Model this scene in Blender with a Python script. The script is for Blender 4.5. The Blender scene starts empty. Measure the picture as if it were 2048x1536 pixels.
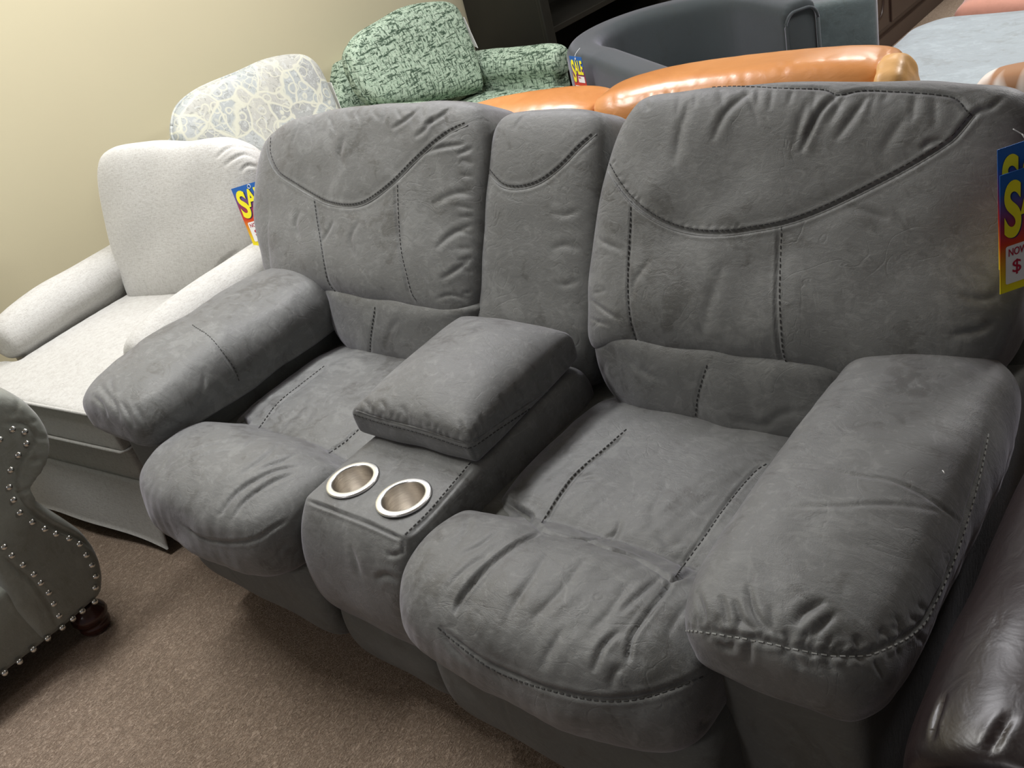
import bpy, math, random
import numpy as np
from mathutils import Vector, Matrix
from mathutils.bvhtree import BVHTree

SC = bpy.context.scene
COL = SC.collection
random.seed(7)

# ------------------------------------------------------------------ camera
CAMP = np.array([2.2686178, -0.6275658, 1.4915365])
FPX = 1822.02
RM = np.array([[0.76038557, 0.60196474, -0.24382829],
               [0.15767514, -0.53529272, -0.82981941],
               [-0.63004154, 0.59253705, -0.50194373]])
cam = bpy.data.cameras.new('camera')
camo = bpy.data.objects.new('camera', cam)
COL.objects.link(camo)
cam.sensor_width = 36.0
cam.lens = FPX / 2048 * 36.0
cam.clip_start = 0.02
m = Matrix.Identity(4)
for i in range(3):
    m[i][0] = RM[0][i]; m[i][1] = -RM[1][i]; m[i][2] = -RM[2][i]; m[i][3] = CAMP[i]
camo.matrix_world = m
SC.camera = camo

# ------------------------------------------------------------------ world, lights, exposure
SC.view_settings.view_transform = 'Standard'
SC.view_settings.look = 'None'
SC.view_settings.gamma = 1.0
SC.view_settings.use_curve_mapping = False
SC.view_settings.exposure = 1.10
w = bpy.data.worlds.new('world'); SC.world = w
w.use_nodes = True
w.node_tree.nodes['Background'].inputs[0].default_value = (0.80, 0.86, 1.0, 1)
w.node_tree.nodes['Background'].inputs[1].default_value = 0.06

def ceiling_lamp(x, y, z, sx, sy, power, color, spread=180):
    l = bpy.data.lights.new('ceiling_lamp', 'AREA')
    l.shape = 'RECTANGLE'; l.size = sx; l.size_y = sy
    l.energy = power; l.color = color; l.spread = math.radians(spread)
    o = bpy.data.objects.new('ceiling_lamp', l); COL.objects.link(o)
    o.location = (x, y, z)
    return o
LC = (1.0, 0.985, 0.955)
LAMPS = [(-0.10, 1.70, 2.70, 0.6, 1.2, 26, (0.98, 0.97, 1.0)),
         (2.3, 3.6, 2.70, 0.6, 1.2, 42, LC),
         (0.3, 5.2, 2.70, 0.6, 1.2, 16, LC),
         (-0.30, 0.15, 2.70, 0.3, 1.2, 26, LC),
         (0.9, -3.8, 2.70, 0.6, 1.2, 14, (1.0, .95, .95)),
         (4.4, 1.6, 2.70, 0.6, 1.2, 2, LC)]
for a in LAMPS:
    ceiling_lamp(*a)

# ------------------------------------------------------------------ pixel <-> world on real surfaces
def ray(u, v):
    d = RM.T @ np.array([(u - 1024) / FPX, (v - 768) / FPX, 1.0])
    return d / np.linalg.norm(d)
def onplane(u, v, P0, N):
    d = ray(u, v); N = np.asarray(N, float)
    return CAMP + d * (N @ (np.asarray(P0, float) - CAMP)) / (N @ d)
def onax(u, v, ax, val):
    d = ray(u, v)
    return CAMP + d * (val - CAMP[ax]) / d[ax]

# ------------------------------------------------------------------ node helpers
def mat(name):
    m = bpy.data.materials.new(name); m.use_nodes = True
    nt = m.node_tree; b = nt.nodes['Principled BSDF']
    return m, nt, b
def nd(nt, t, **kw):
    n = nt.nodes.new(t)
    for k, v in kw.items():
        if k in n.inputs: n.inputs[k].default_value = v
        else: setattr(n, k, v)
    return n
def L(nt, a, b): nt.links.new(a, b)
def coords(nt, scale=(1, 1, 1), rot=(0, 0, 0)):
    tc = nt.nodes.new('ShaderNodeTexCoord')
    mp = nt.nodes.new('ShaderNodeMapping')
    mp.inputs['Scale'].default_value = scale
    mp.inputs['Rotation'].default_value = rot
    L(nt, tc.outputs['Object'], mp.inputs['Vector'])
    return mp.outputs[0]
def noise(nt, vec, scale, detail=4, rough=.55, dist=0.0):
    n = nt.nodes.new('ShaderNodeTexNoise')
    n.inputs['Scale'].default_value = scale; n.inputs['Detail'].default_value = detail
    n.inputs['Roughness'].default_value = rough; n.inputs['Distortion'].default_value = dist
    L(nt, vec, n.inputs['Vector'])
    return n.outputs['Fac']
def ramp(nt, fac, stops, interp='LINEAR'):
    r = nt.nodes.new('ShaderNodeValToRGB'); r.color_ramp.interpolation = interp
    e = r.color_ramp.elements
    while len(e) < len(stops): e.new(0.5)
    for i, (p, c) in enumerate(stops):
        e[i].position = p; e[i].color = (c[0], c[1], c[2], 1) if not isinstance(c, (int, float)) else (c, c, c, 1)
    L(nt, fac, r.inputs[0])
    return r.outputs[0]
def mix(nt, fac, a, b, blend='MIX'):
    n = nt.nodes.new('ShaderNodeMix'); n.data_type = 'RGBA'; n.blend_type = blend
    for s, v in ((0, fac), (6, a), (7, b)):
        if hasattr(v, 'is_output') or hasattr(v, 'links'): L(nt, v, n.inputs[s])
        else: n.inputs[s].default_value = v if s == 0 else (v[0], v[1], v[2], 1)
    return n.outputs[2]
def math_(nt, op, a, b=0.0):
    n = nt.nodes.new('ShaderNodeMath'); n.operation = op
    for i, v in enumerate((a, b)):
        if hasattr(v, 'links'): L(nt, v, n.inputs[i])
        else: n.inputs[i].default_value = v
    return n.outputs[0]
def bump(nt, b, h, strength, dist, prev=None):
    n = nt.nodes.new('ShaderNodeBump')
    n.inputs['Strength'].default_value = strength; n.inputs['Distance'].default_value = dist
    L(nt, h, n.inputs['Height'])
    if prev is not None: L(nt, prev, n.inputs['Normal'])
    L(nt, n.outputs[0], b.inputs['Normal'])
    return n.outputs[0]

def suede(name, base, var=0.22, rough=0.62, sheen=0.35, grain=1.0, warm=(1.0, 0.985, 0.955), spec=0.35, mott=1.0, seed=0.0):
    m, nt, b = mat(name)
    v = coords(nt)
    n1 = noise(nt, v, 6.5, 5, .6, .8)
    v2 = coords(nt, (1, 1.6, 1), (0.3, 0.2, 0.9))
    n2 = noise(nt, v2, 19, 5, .62, 1.2)
    s = math_(nt, 'ADD', math_(nt, 'MULTIPLY', n1, .55), math_(nt, 'MULTIPLY', n2, .45))
    lo = tuple(c * (1 - var) * k for c, k in zip(base, warm)); hi = tuple(c * (1 + var) for c in base)
    c = ramp(nt, s, [(.40, lo), (.47, base), (.53, base), (.60, hi)])
    n3 = noise(nt, coords(nt, (1, 1, 2.5), (.8, .3, .2)), 24, 6, .72, 2.2)
    c = mix(nt, ramp(nt, n3, [(.54, 0.0), (.64, .42 * min(1, mott + .2))]), c, tuple(min(1, x * (1 + 2.2 * var)) for x in base))
    L(nt, c, b.inputs['Base Color'])
    r = ramp(nt, s, [(.35, rough - .10), (.65, rough + .10)])
    L(nt, r, b.inputs['Roughness'])
    b.inputs['Specular IOR Level'].default_value = spec
    b.inputs['Sheen Weight'].default_value = sheen
    b.inputs['Sheen Roughness'].default_value = .45
    b.inputs['Sheen Tint'].default_value = (.88, .85, 1.0, 1)
    g = noise(nt, v, 620, 2, .6)
    p = bump(nt, b, g, .35 * grain, .0011)
    w2 = noise(nt, coords(nt, (1, 2.2, 1), (.5, .1, .4)), 26, 4, .6, 1.5)
    p = bump(nt, b, w2, .16 * mott, .007, p)
    cr = math_(nt, 'ABSOLUTE', math_(nt, 'SUBTRACT', noise(nt, coords(nt, (1, 1.7, 1), (.2, .9, .5)), 8, 2, .5, 1.6), .5))
    mk = ramp(nt, noise(nt, v, 5.5, 2), [(.50, 0.0), (.62, 1.0)])
    cr = math_(nt, 'MULTIPLY', ramp(nt, cr, [(0.0, 0.0), (.022, 1.0)]), mk)
    bump(nt, b, math_(nt, 'SUBTRACT', cr, mk), .15 * mott, .003, p)
    return m

def plain(name, col, rough=.6, spec=.5, metal=0.0):
    m, nt, b = mat(name)
    v = coords(nt)
    n1 = noise(nt, v, 14, 4)
    c = ramp(nt, n1, [(.3, tuple(x * .93 for x in col)), (.7, tuple(min(1, x * 1.05) for x in col))])
    L(nt, c, b.inputs['Base Color'])
    b.inputs['Roughness'].default_value = rough
    b.inputs['Specular IOR Level'].default_value = spec
    b.inputs['Metallic'].default_value = metal
    return m
def leather(name, base, hi, rough=.34, coat=.3, bscale=1.0, var=(.3, .7)):
    m, nt, b = mat(name)
    v = coords(nt)
    n1 = noise(nt, v, 5, 4, .6, .5)
    L(nt, ramp(nt, n1, [(var[0], base), (var[1], hi)]), b.inputs['Base Color'])
    b.inputs['Roughness'].default_value = rough
    b.inputs['Coat Weight'].default_value = coat
    b.inputs['Coat Roughness'].default_value = .22
    g = noise(nt, v, 330, 3, .6)
    p = bump(nt, b, g, .10 * bscale, .0012)
    g2 = noise(nt, coords(nt, (1, 1, 2)), 22, 3, .5, .6)
    bump(nt, b, g2, .25 * bscale, .008, p)
    return m

M = {}
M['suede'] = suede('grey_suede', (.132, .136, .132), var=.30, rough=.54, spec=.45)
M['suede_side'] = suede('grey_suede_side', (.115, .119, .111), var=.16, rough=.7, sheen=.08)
M['thread'] = plain('dark_thread', (.045, .045, .045), .8)
M['thread_light'] = plain('light_thread', (.36, .37, .36), .8)
M['nail_suede'] = suede('nailhead_sofa_suede', (.235, .245, .215), var=.12, rough=.55, sheen=.25, mott=.6)
M['bluegrey'] = suede('blue_grey_suede', (.27, .315, .335), var=.16, rough=.75, sheen=.5, mott=1.2)
M['velvet'] = suede('slate_velvet', (.075, .098, .100), var=.18, rough=.6, sheen=.6, mott=.8)
M['tub'] = suede('charcoal_cloth', (.033, .042, .044), var=.07, rough=.8, sheen=.35, mott=.1)
M['coral'] = suede('coral_cloth', (.48, .23, .17), var=.06, rough=.8, sheen=.3, mott=.2)
M['orange'] = leather('tan_orange_leather', (.50, .19, .045), (.62, .26, .075), .42, .55, .8)
M['tan'] = leather('pale_tan_leather', (.60, .33, .11), (.66, .38, .14), .5, .1)
M['brown'] = leather('dark_brown_leather', (.0085, .0050, .0060), (.015, .0075, .0085), .38, .25)
M['black'] = plain('black_cloth', (.010, .010, .011), .7, .3)
M['darkwood'] = plain('black_wood', (.014, .013, .010), .42, .4)
M['brownwood'] = plain('dark_brown_wood', (.038, .022, .017), .35, .5)
M['mahogany'] = plain('mahogany_varnish', (.045, .013, .008), .22, .6)
M['paper'] = plain('white_card', (.82, .82, .80), .6)
M['plastic'] = plain('clear_plastic', (.75, .78, .80), .25)

def steel():
    m, nt, b = mat('brushed_steel')
    b.inputs['Metallic'].default_value = 1.0
    v = coords(nt, (1, 1, 22))
    n = noise(nt, v, 45, 4, .6)
    L(nt, ramp(nt, n, [(.3, (.55, .51, .46)), (.7, (.90, .87, .82))]), b.inputs['Base Color'])
    b.inputs['Roughness'].default_value = .33
    bump(nt, b, n, .2, .001)
    return m
M['steel'] = steel()
M['rim'] = plain('polished_steel', (.93, .93, .92), .30, .5, 1.0)
M['nail'] = plain('nickel_nail', (.74, .74, .70), .22, .5, 1.0)

def linen():
    m, nt, b = mat('cream_linen')
    a = noise(nt, coords(nt, (260, 260, 55)), 1.0, 3, .7)
    c = noise(nt, coords(nt, (60, 60, 300)), 1.0, 3, .7)
    s = math_(nt, 'ADD', math_(nt, 'MULTIPLY', a, .5), math_(nt, 'MULTIPLY', c, .5))
    L(nt, ramp(nt, s, [(.32, (.36, .345, .325)), (.5, (.475, .47, .45)), (.66, (.53, .53, .51))]), b.inputs['Base Color'])
    b.inputs['Roughness'].default_value = .85
    b.inputs['Specular IOR Level'].default_value = .2
    b.inputs['Sheen Weight'].default_value = .2
    bump(nt, b, s, .6, .0025)
    return m
M['linen'] = linen()
def tweed():
    m, nt, b = mat('green_tweed')
    a = noise(nt, coords(nt, (20, 20, 105)), 1.0, 4, .7)
    c = noise(nt, coords(nt, (105, 105, 24)), 1.0, 4, .7)
    aa = ramp(nt, a, [(.40, 0.0), (.47, 1.0)]); cc = ramp(nt, c, [(.40, 0.0), (.47, 1.0)])
    s = math_(nt, 'MINIMUM', aa, cc)
    g = noise(nt, coords(nt), 90, 3, .7)
    light = ramp(nt, g, [(.35, (.26, .35, .26)), (.65, (.43, .52, .41))])
    L(nt, mix(nt, s, (.045, .075, .050), light), b.inputs['Base Color'])
    b.inputs['Roughness'].default_value = .9
    b.inputs['Specular IOR Level'].default_value = .15
    bump(nt, b, s, .5, .003)
    return m
M['tweed'] = tweed()
def floral():
    m, nt, b = mat('floral_print')
    v = coords(nt)
    dn = nt.nodes.new('ShaderNodeTexNoise'); dn.inputs['Scale'].default_value = 9; L(nt, v, dn.inputs['Vector'])
    ad = nt.nodes.new('ShaderNodeVectorMath'); ad.operation = 'SCALE'; L(nt, dn.outputs['Color'], ad.inputs[0]); ad.inputs['Scale'].default_value = .055
    a2 = nt.nodes.new('ShaderNodeVectorMath'); a2.operation = 'ADD'; L(nt, v, a2.inputs[0]); L(nt, ad.outputs[0], a2.inputs[1])
    def vor(scale, feat):
        n = nt.nodes.new('ShaderNodeTexVoronoi'); n.feature = feat
        n.inputs['Scale'].default_value = scale; L(nt, a2.outputs[0], n.inputs['Vector'])
        return n
    e = vor(9, 'DISTANCE_TO_EDGE').outputs['Distance']
    line = ramp(nt, e, [(.02, .85), (.05, 0.0)])
    f1 = vor(19, 'F1').outputs['Distance']
    ring = ramp(nt, f1, [(.33, 0.0), (.38, .8), (.42, .8), (.47, 0.0)])
    e2 = vor(34, 'DISTANCE_TO_EDGE').outputs['Distance']
    line2 = ramp(nt, e2, [(.03, .7), (.08, 0.0)])
    cells = vor(9, 'F1').outputs['Color']
    sp = nt.nodes.new('ShaderNodeSeparateColor'); L(nt, cells, sp.inputs[0])
    fill = ramp(nt, sp.outputs[0], [(.0, (.40, .42, .415)), (.35, (.365, .39, .385)), (.6, (.415, .415, .38)), (.85, (.33, .34, .33))], 'CONSTANT')
    n2 = noise(nt, v, 30, 5, .75, 1.5)
    fill = mix(nt, ramp(nt, n2, [(.55, 0.0), (.60, .55)]), fill, (.20, .21, .19))
    n4 = noise(nt, v, 44, 4, .7, 1)
    fill = mix(nt, ramp(nt, n4, [(.56, 0.0), (.61, .6)]), fill, (.52, .54, .52))
    big = ramp(nt, noise(nt, v, 6, 1), [(.44, 0.0), (.52, 1.0)])
    inv = math_(nt, 'SUBTRACT', 1.0, big)
    col = mix(nt, math_(nt, 'MAXIMUM', line, math_(nt, 'MAXIMUM', math_(nt, 'MULTIPLY', ring, big), math_(nt, 'MULTIPLY', line2, inv))), fill, (.56, .56, .46))
    L(nt, col, b.inputs['Base Color'])
    b.inputs['Roughness'].default_value = .85
    b.inputs['Specular IOR Level'].default_value = .2
    bump(nt, b, noise(nt, v, 500, 2), .3, .001)
    return m
M['floral'] = floral()
def carpet():
    m, nt, b = mat('brown_loop_carpet')
    v = coords(nt)
    a = noise(nt, coords(nt, (1.9, 1, 1), (0, 0, .9)), 58, 4, .65, 3.0)
    c = noise(nt, v, 420, 2, .6)
    l = noise(nt, v, 3.0, 3)
    s = math_(nt, 'ADD', math_(nt, 'MULTIPLY', a, .7), math_(nt, 'MULTIPLY', c, .3))
    col = ramp(nt, s, [(.36, (.22, .155, .113)), (.48, (.39, .295, .220)), (.60, (.66, .52, .41))])
    col = mix(nt, .22, col, ramp(nt, l, [(.35, (.24, .185, .145)), (.65, (.33, .26, .21))]))
    L(nt, col, b.inputs['Base Color'])
    b.inputs['Roughness'].default_value = .95
    b.inputs['Specular IOR Level'].default_value = .1
    bump(nt, b, s, 1.0, .010)
    return m
M['carpet'] = carpet()
def paint(name, c):
    m, nt, b = mat(name)
    v = coords(nt)
    L(nt, ramp(nt, noise(nt, v, 1.5, 3), [(.3, tuple(x * .97 for x in c)), (.7, c)]), b.inputs['Base Color'])
    b.inputs['Roughness'].default_value = .75
    b.inputs['Specular IOR Level'].default_value = .25
    bump(nt, b, noise(nt, v, 160, 3), .08, .002)
    return m
M['wall'] = paint('cream_wall_paint', (.52, .473, .325))
M['ceiling'] = paint('ceiling_white', (.72, .72, .70))
def cowhide():
    m, nt, b = mat('cowhide')
    n = noise(nt, coords(nt, (15, 3, 4), (0, .5, .2)), 1.0, 2, .4, .3)
    L(nt, ramp(nt, n, [(.46, (.36, .17, .07)), (.53, (.78, .70, .64))]), b.inputs['Base Color'])
    b.inputs['Roughness'].default_value = .6
    return m
M['cowhide'] = cowhide()
def tagmat(name, h):
    m, nt, b = mat(name)
    tc = nt.nodes.new('ShaderNodeTexCoord'); sp = nt.nodes.new('ShaderNodeSeparateXYZ')
    L(nt, tc.outputs['Generated'], sp.inputs[0])
    L(nt, ramp(nt, sp.outputs[2], [(.02, (.85, .75, .02)), (.2, (.75, .42, .02)), (.42, (.62, .05, .02)), (.62, (.25, .04, .12)), (.85, (.02, .12, .42))]), b.inputs['Base Color'])
    b.inputs['Roughness'].default_value = .35
    return m
M['tagprint'] = tagmat('sale_tag_print', 0)
M['yellow'] = plain('yellow_ink', (.90, .82, .03), .35)
M['navy'] = plain('navy_ink', (.02, .03, .12), .35)
M['red'] = plain('red_ink', (.45, .02, .05), .35)
M['white'] = plain('white_ink', (.85, .85, .84), .35)
M['dark'] = plain('grey_ink', (.10, .12, .12), .35)

# ------------------------------------------------------------------ object helpers
bpy.context.view_layer.update()
def root(name, label, cat, loc=(0, 0, 0), rz=0.0, group=None):
    o = bpy.data.objects.new(name, None); COL.objects.link(o)
    o.location = loc; o.rotation_euler = (0, 0, rz)
    o.empty_display_size = .1
    o['label'] = label; o['category'] = cat
    if group: o['group'] = group
    o['_mw'] = 0
    del o['_mw']
    MW[o.name] = Matrix.Translation(loc) @ Matrix.Rotation(rz, 4, 'Z')
    return o
MW = {}
def wmat(o):
    if o is None: return Matrix.Identity(4)
    if o.name in MW: return MW[o.name]
    return Matrix.Identity(4)
def link(name, V, F, m, parent=None, smooth=True):
    """V in world coordinates; stored relative to the parent thing"""
    V = np.asarray(V, float)
    iw = np.array(wmat(parent).inverted())
    Vl = V @ iw[:3, :3].T + iw[:3, 3]
    me = bpy.data.meshes.new(name)
    me.from_pydata(Vl.tolist(), [], F if isinstance(F, list) else F.tolist())
    me.update()
    if smooth: me.polygons.foreach_set('use_smooth', [True] * len(me.polygons))
    o = bpy.data.objects.new(name, me); COL.objects.link(o)
    if parent is not None:
        o.parent = parent
        MW[o.name] = wmat(parent)
    if m is not None: me.materials.append(m)
    return o
def tag(o, label, cat, group=None, kind=None):
    if label: o['label'] = label
    if cat: o['category'] = cat
    if group: o['group'] = group
    if kind: o['kind'] = kind
    return o

# ------------------------------------------------------------------ shape helpers (all return (V, F))
def join(*parts):
    Vs, Fs, n = [], [], 0
    for V, F in parts:
        V = np.asarray(V, float)
        Vs.append(V); Fs += [[i + n for i in f] for f in F]; n += len(V)
    return np.vstack(Vs), Fs
def box(x0, x1, y0, y1, z0, z1):
    V = [(x, y, z) for x in (x0, x1) for y in (y0, y1) for z in (z0, z1)]
    F = [[0, 1, 3, 2], [4, 6, 7, 5], [0, 4, 5, 1], [2, 3, 7, 6], [0, 2, 6, 4], [1, 5, 7, 3]]
    return np.array(V, float), F
def bbox(x0, x1, y0, y1, z0, z1, r=.006):
    """box with chamfered edges"""
    r = min(r, (x1 - x0) / 2.01, (y1 - y0) / 2.01, (z1 - z0) / 2.01)
    import bmesh
    bm = bmesh.new()
    V, F = box(x0, x1, y0, y1, z0, z1)
    vs = [bm.verts.new(v) for v in V]
    for f in F: bm.faces.new([vs[i] for i in f])
    bmesh.ops.recalc_face_normals(bm, faces=bm.faces)
    bmesh.ops.bevel(bm, geom=bm.edges[:], offset=r, segments=2, profile=.6, affect='EDGES')
    bm.verts.ensure_lookup_table()
    for i, v in enumerate(bm.verts): v.index = i
    V = np.array([v.co[:] for v in bm.verts]); F = [[v.index for v in f.verts] for f in bm.faces]
    bm.free()
    return V, F
def catmull(P, n, closed=False):
    P = np.asarray(P, float); k = len(P)
    out = []
    segs = k if closed else k - 1
    for i in range(segs):
        if closed: p0, p1, p2, p3 = P[(i - 1) % k], P[i], P[(i + 1) % k], P[(i + 2) % k]
        else: p0, p1, p2, p3 = P[max(i - 1, 0)], P[i], P[i + 1], P[min(i + 2, k - 1)]
        for j in range(n):
            t = j / n
            out.append(.5 * ((2 * p1) + (-p0 + p2) * t + (2 * p0 - 5 * p1 + 4 * p2 - p3) * t * t + (-p0 + 3 * p1 - 3 * p2 + p3) * t ** 3))
    if not closed: out.append(P[-1])
    return np.array(out)
def resample(P, n, closed=False):
    P = np.asarray(P, float)
    Q = np.vstack([P, P[:1]]) if closed else P
    d = np.r_[0, np.cumsum(np.linalg.norm(np.diff(Q, axis=0), axis=1))]
    t = np.linspace(0, d[-1], n + 1)[:-1] if closed else np.linspace(0, d[-1], n)
    return np.stack([np.interp(t, d, Q[:, i]) for i in range(Q.shape[1])], 1)
def pillow(outline, O, U, Vv, N, tf, tb, e=.5, center=None, n=120, k=24, smooth=True):
    """closed outline (u,v) in the plane O,U,V swollen tf to the front and tb to the back"""
    O, U, Vv, N = (np.asarray(a, float) for a in (O, U, Vv, N))
    out = catmull(outline, 8, True) if smooth else np.asarray(outline, float)
    out = resample(out, n, True)
    c = out.mean(0) if center is None else np.asarray(center, float)
    V = []
    phis = np.linspace(-math.pi / 2, math.pi / 2, 2 * k + 1)[1:-1]
    for p in phis:
        r = abs(math.cos(p)) ** e; h = (abs(math.sin(p)) ** e) * (tf if p > 0 else -tb)
        q = c + (out - c) * r
        V.append(O + q[:, :1] * U + q[:, 1:] * Vv + h * N)
    V = np.vstack(V); m = len(phis); F = []
    for i in range(m - 1):
        for j in range(n):
            a = i * n + j; b = i * n + (j + 1) % n
            F.append([a, b, b + n, a + n])
    s = len(V); ctr = O + c[0] * U + c[1] * Vv
    V = np.vstack([V, [ctr - tb * N], [ctr + tf * N]])
    for j in range(n):
        F.append([(j + 1) % n, j, s]); F.append([(m - 1) * n + j, (m - 1) * n + (j + 1) % n, s + 1])
    return V, F
def sweep(path, sec, up=(0, 0, 1), scale=None, caps=True):
    """closed section (a,b) swept along a path; a = side, b = up; scale(t) optional"""
    P = np.asarray(path, float); n = len(P); sec = np.asarray(sec, float); k = len(sec)
    V = []
    for i in range(n):
        t = P[min(i + 1, n - 1)] - P[max(i - 1, 0)]; t /= np.linalg.norm(t)
        s = np.cross(t, up); s /= np.linalg.norm(s); u = np.cross(s, t)
        sc = scale(i / (n - 1)) if scale else 1.0
        V.append(P[i] + sec[:, :1] * sc * s + sec[:, 1:] * sc * u)
    V = np.vstack(V); F = []
    for i in range(n - 1):
        for j in range(k):
            a = i * k + j; b = i * k + (j + 1) % k
            F.append([a, b, b + k, a + k])
    if caps:
        F.append(list(range(k))[::-1]); F.append([(n - 1) * k + j for j in range(k)])
    return V, F
def tube(path, r, n=8):
    a = np.linspace(0, 2 * math.pi, n, endpoint=False)
    return sweep(path, np.stack([np.cos(a), np.sin(a)], 1) * r, up=(0.13, 0.21, .97))
def lathe(prof, c, n=48, closed=True):
    V, F = [], []
    for r, z in prof:
        a = np.linspace(0, 2 * math.pi, n, endpoint=False)
        V.append(np.stack([c[0] + r * np.cos(a), c[1] + r * np.sin(a), np.full(n, c[2] + z)], 1))
    V = np.vstack(V)
    for i in range(len(prof) - 1):
        for j in range(n):
            F.append([i * n + j, i * n + (j + 1) % n, (i + 1) * n + (j + 1) % n, (i + 1) * n + j])
    return V, F

# ------------------------------------------------------------------ soft upholstery
def remesh(V, F, voxel):
    me = bpy.data.meshes.new('raw'); me.from_pydata(np.asarray(V).tolist(), [], F); me.update()
    import bmesh
    bm = bmesh.new(); bm.from_mesh(me); bmesh.ops.recalc_face_normals(bm, faces=bm.faces); bm.to_mesh(me); bm.free()
    o = bpy.data.objects.new('raw', me); COL.objects.link(o)
    r = o.modifiers.new('r', 'REMESH'); r.mode = 'VOXEL'; r.voxel_size = voxel
    dg = bpy.context.evaluated_depsgraph_get(); ev = o.evaluated_get(dg)
    m2 = bpy.data.meshes.new_from_object(ev)
    n = len(m2.vertices); Vn = np.empty(n * 3); m2.vertices.foreach_get('co', Vn)
    Vn = Vn.reshape(-1, 3)
    Fn = np.array([p.vertices[:] for p in m2.polygons if len(p.vertices) == 4])
    bpy.data.objects.remove(o); bpy.data.meshes.remove(me); bpy.data.meshes.remove(m2)
    return Vn, Fn
def smoothv(V, F, it, lam=.5):
    E_ = np.vstack([F[:, [0, 1]], F[:, [1, 2]], F[:, [2, 3]], F[:, [3, 0]]])
    n = len(V); i, j = E_[:, 0], E_[:, 1]
    cnt = np.bincount(i, minlength=n) + np.bincount(j, minlength=n) + 1e-9
    for _ in range(it):
        A = np.stack([np.bincount(i, V[j, k], n) + np.bincount(j, V[i, k], n) for k in range(3)], 1) / cnt[:, None]
        V = V + lam * (A - V)
    return V
def normals(V, F):
    a = V[F[:, 2]] - V[F[:, 0]]; b = V[F[:, 3]] - V[F[:, 1]]
    fn = np.cross(a, b)
    N = np.zeros_like(V)
    for k in range(4):
        for c in range(3): N[:, c] += np.bincount(F[:, k], fn[:, c], len(V))
    return N / (np.linalg.norm(N, axis=1)[:, None] + 1e-12)
def bvh(V, F): return BVHTree.FromPolygons(V.tolist(), F.tolist())
def trace(tree, pts, dens=7, smooth=True):
    """project a line seen from the camera position onto the surface"""
    P = catmull(pts, 12) if smooth and len(pts) > 2 else np.asarray(pts, float)
    L_ = np.linalg.norm(np.diff(P, axis=0), axis=1).sum()
    P = resample(P, max(3, int(L_ / dens)))
    out, nr = [], []
    for u, v in P:
        h = tree.ray_cast(Vector(CAMP), Vector(ray(u, v)))
        if h[0] is not None:
            if out and np.linalg.norm(np.array(h[0]) - out[-1]) > .06: continue
            out.append(np.array(h[0])); nr.append(np.array(h[1]))
    return np.array(out), np.array(nr)
def polydist(V, P):
    """distance of every vertex to polyline, plus parameter 0..1"""
    best = np.full(len(V), 1e9); par = np.zeros(len(V))
    if len(P) < 2: return best, par
    lo = P.min(0) - .08; hi = P.max(0) + .08
    idx = np.where(((V > lo) & (V < hi)).all(1))[0]
    W = V[idx]; bd = np.full(len(idx), 1e9); bp = np.zeros(len(idx)); n = len(P) - 1
    for i in range(n):
        a = P[i]; ab = P[i + 1] - a; t = np.clip(((W - a) @ ab) / (ab @ ab + 1e-12), 0, 1)
        d = np.linalg.norm(W - (a + t[:, None] * ab), axis=1)
        m_ = d < bd; bd[m_] = d[m_]; bp[m_] = (i + t[m_]) / n
    best[idx] = bd; par[idx] = bp
    return best, par
def wave(V, seed, lam, amp, k=10, stretch=(1, 1, 1)):
    r = np.random.RandomState(seed); s = np.zeros(len(V)); W = V * np.array(stretch)
    for _ in range(k):
        d = r.normal(size=3); d /= np.linalg.norm(d)
        s += np.sin(W @ d * 2 * math.pi / (lam * r.uniform(.7, 1.5)) + r.uniform(0, 6.28))
    return s * amp / math.sqrt(k)
def dashes(P, N, length=.0065, gap=.0045, w=.0009, off=.0008, side=0.0):
    d = np.r_[0, np.cumsum(np.linalg.norm(np.diff(P, axis=0), axis=1))]
    parts = []; s = 0.0
    while s + length < d[-1]:
        q = [np.array([np.interp(x, d, P[:, c]) for c in range(3)]) for x in (s, s + length)]
        nn = np.array([np.interp(s, d, N[:, c]) for c in range(3)]); nn /= np.linalg.norm(nn) + 1e-9
        t = q[1] - q[0]; t /= np.linalg.norm(t) + 1e-9; b = np.cross(t, nn)
        base = [x + nn * off + b * side for x in q]
        V = []
        for x in base:
            for sa, sb in ((-1, -1), (1, -1), (1, 1), (-1, 1)):
                V.append(x + b * sa * w + nn * sb * w * .7)
        parts.append((np.array(V), [[0, 1, 2, 3], [7, 6, 5, 4], [0, 4, 5, 1], [1, 5, 6, 2], [2, 6, 7, 3], [3, 7, 4, 0]]))
        s += length + gap
    return parts

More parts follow.
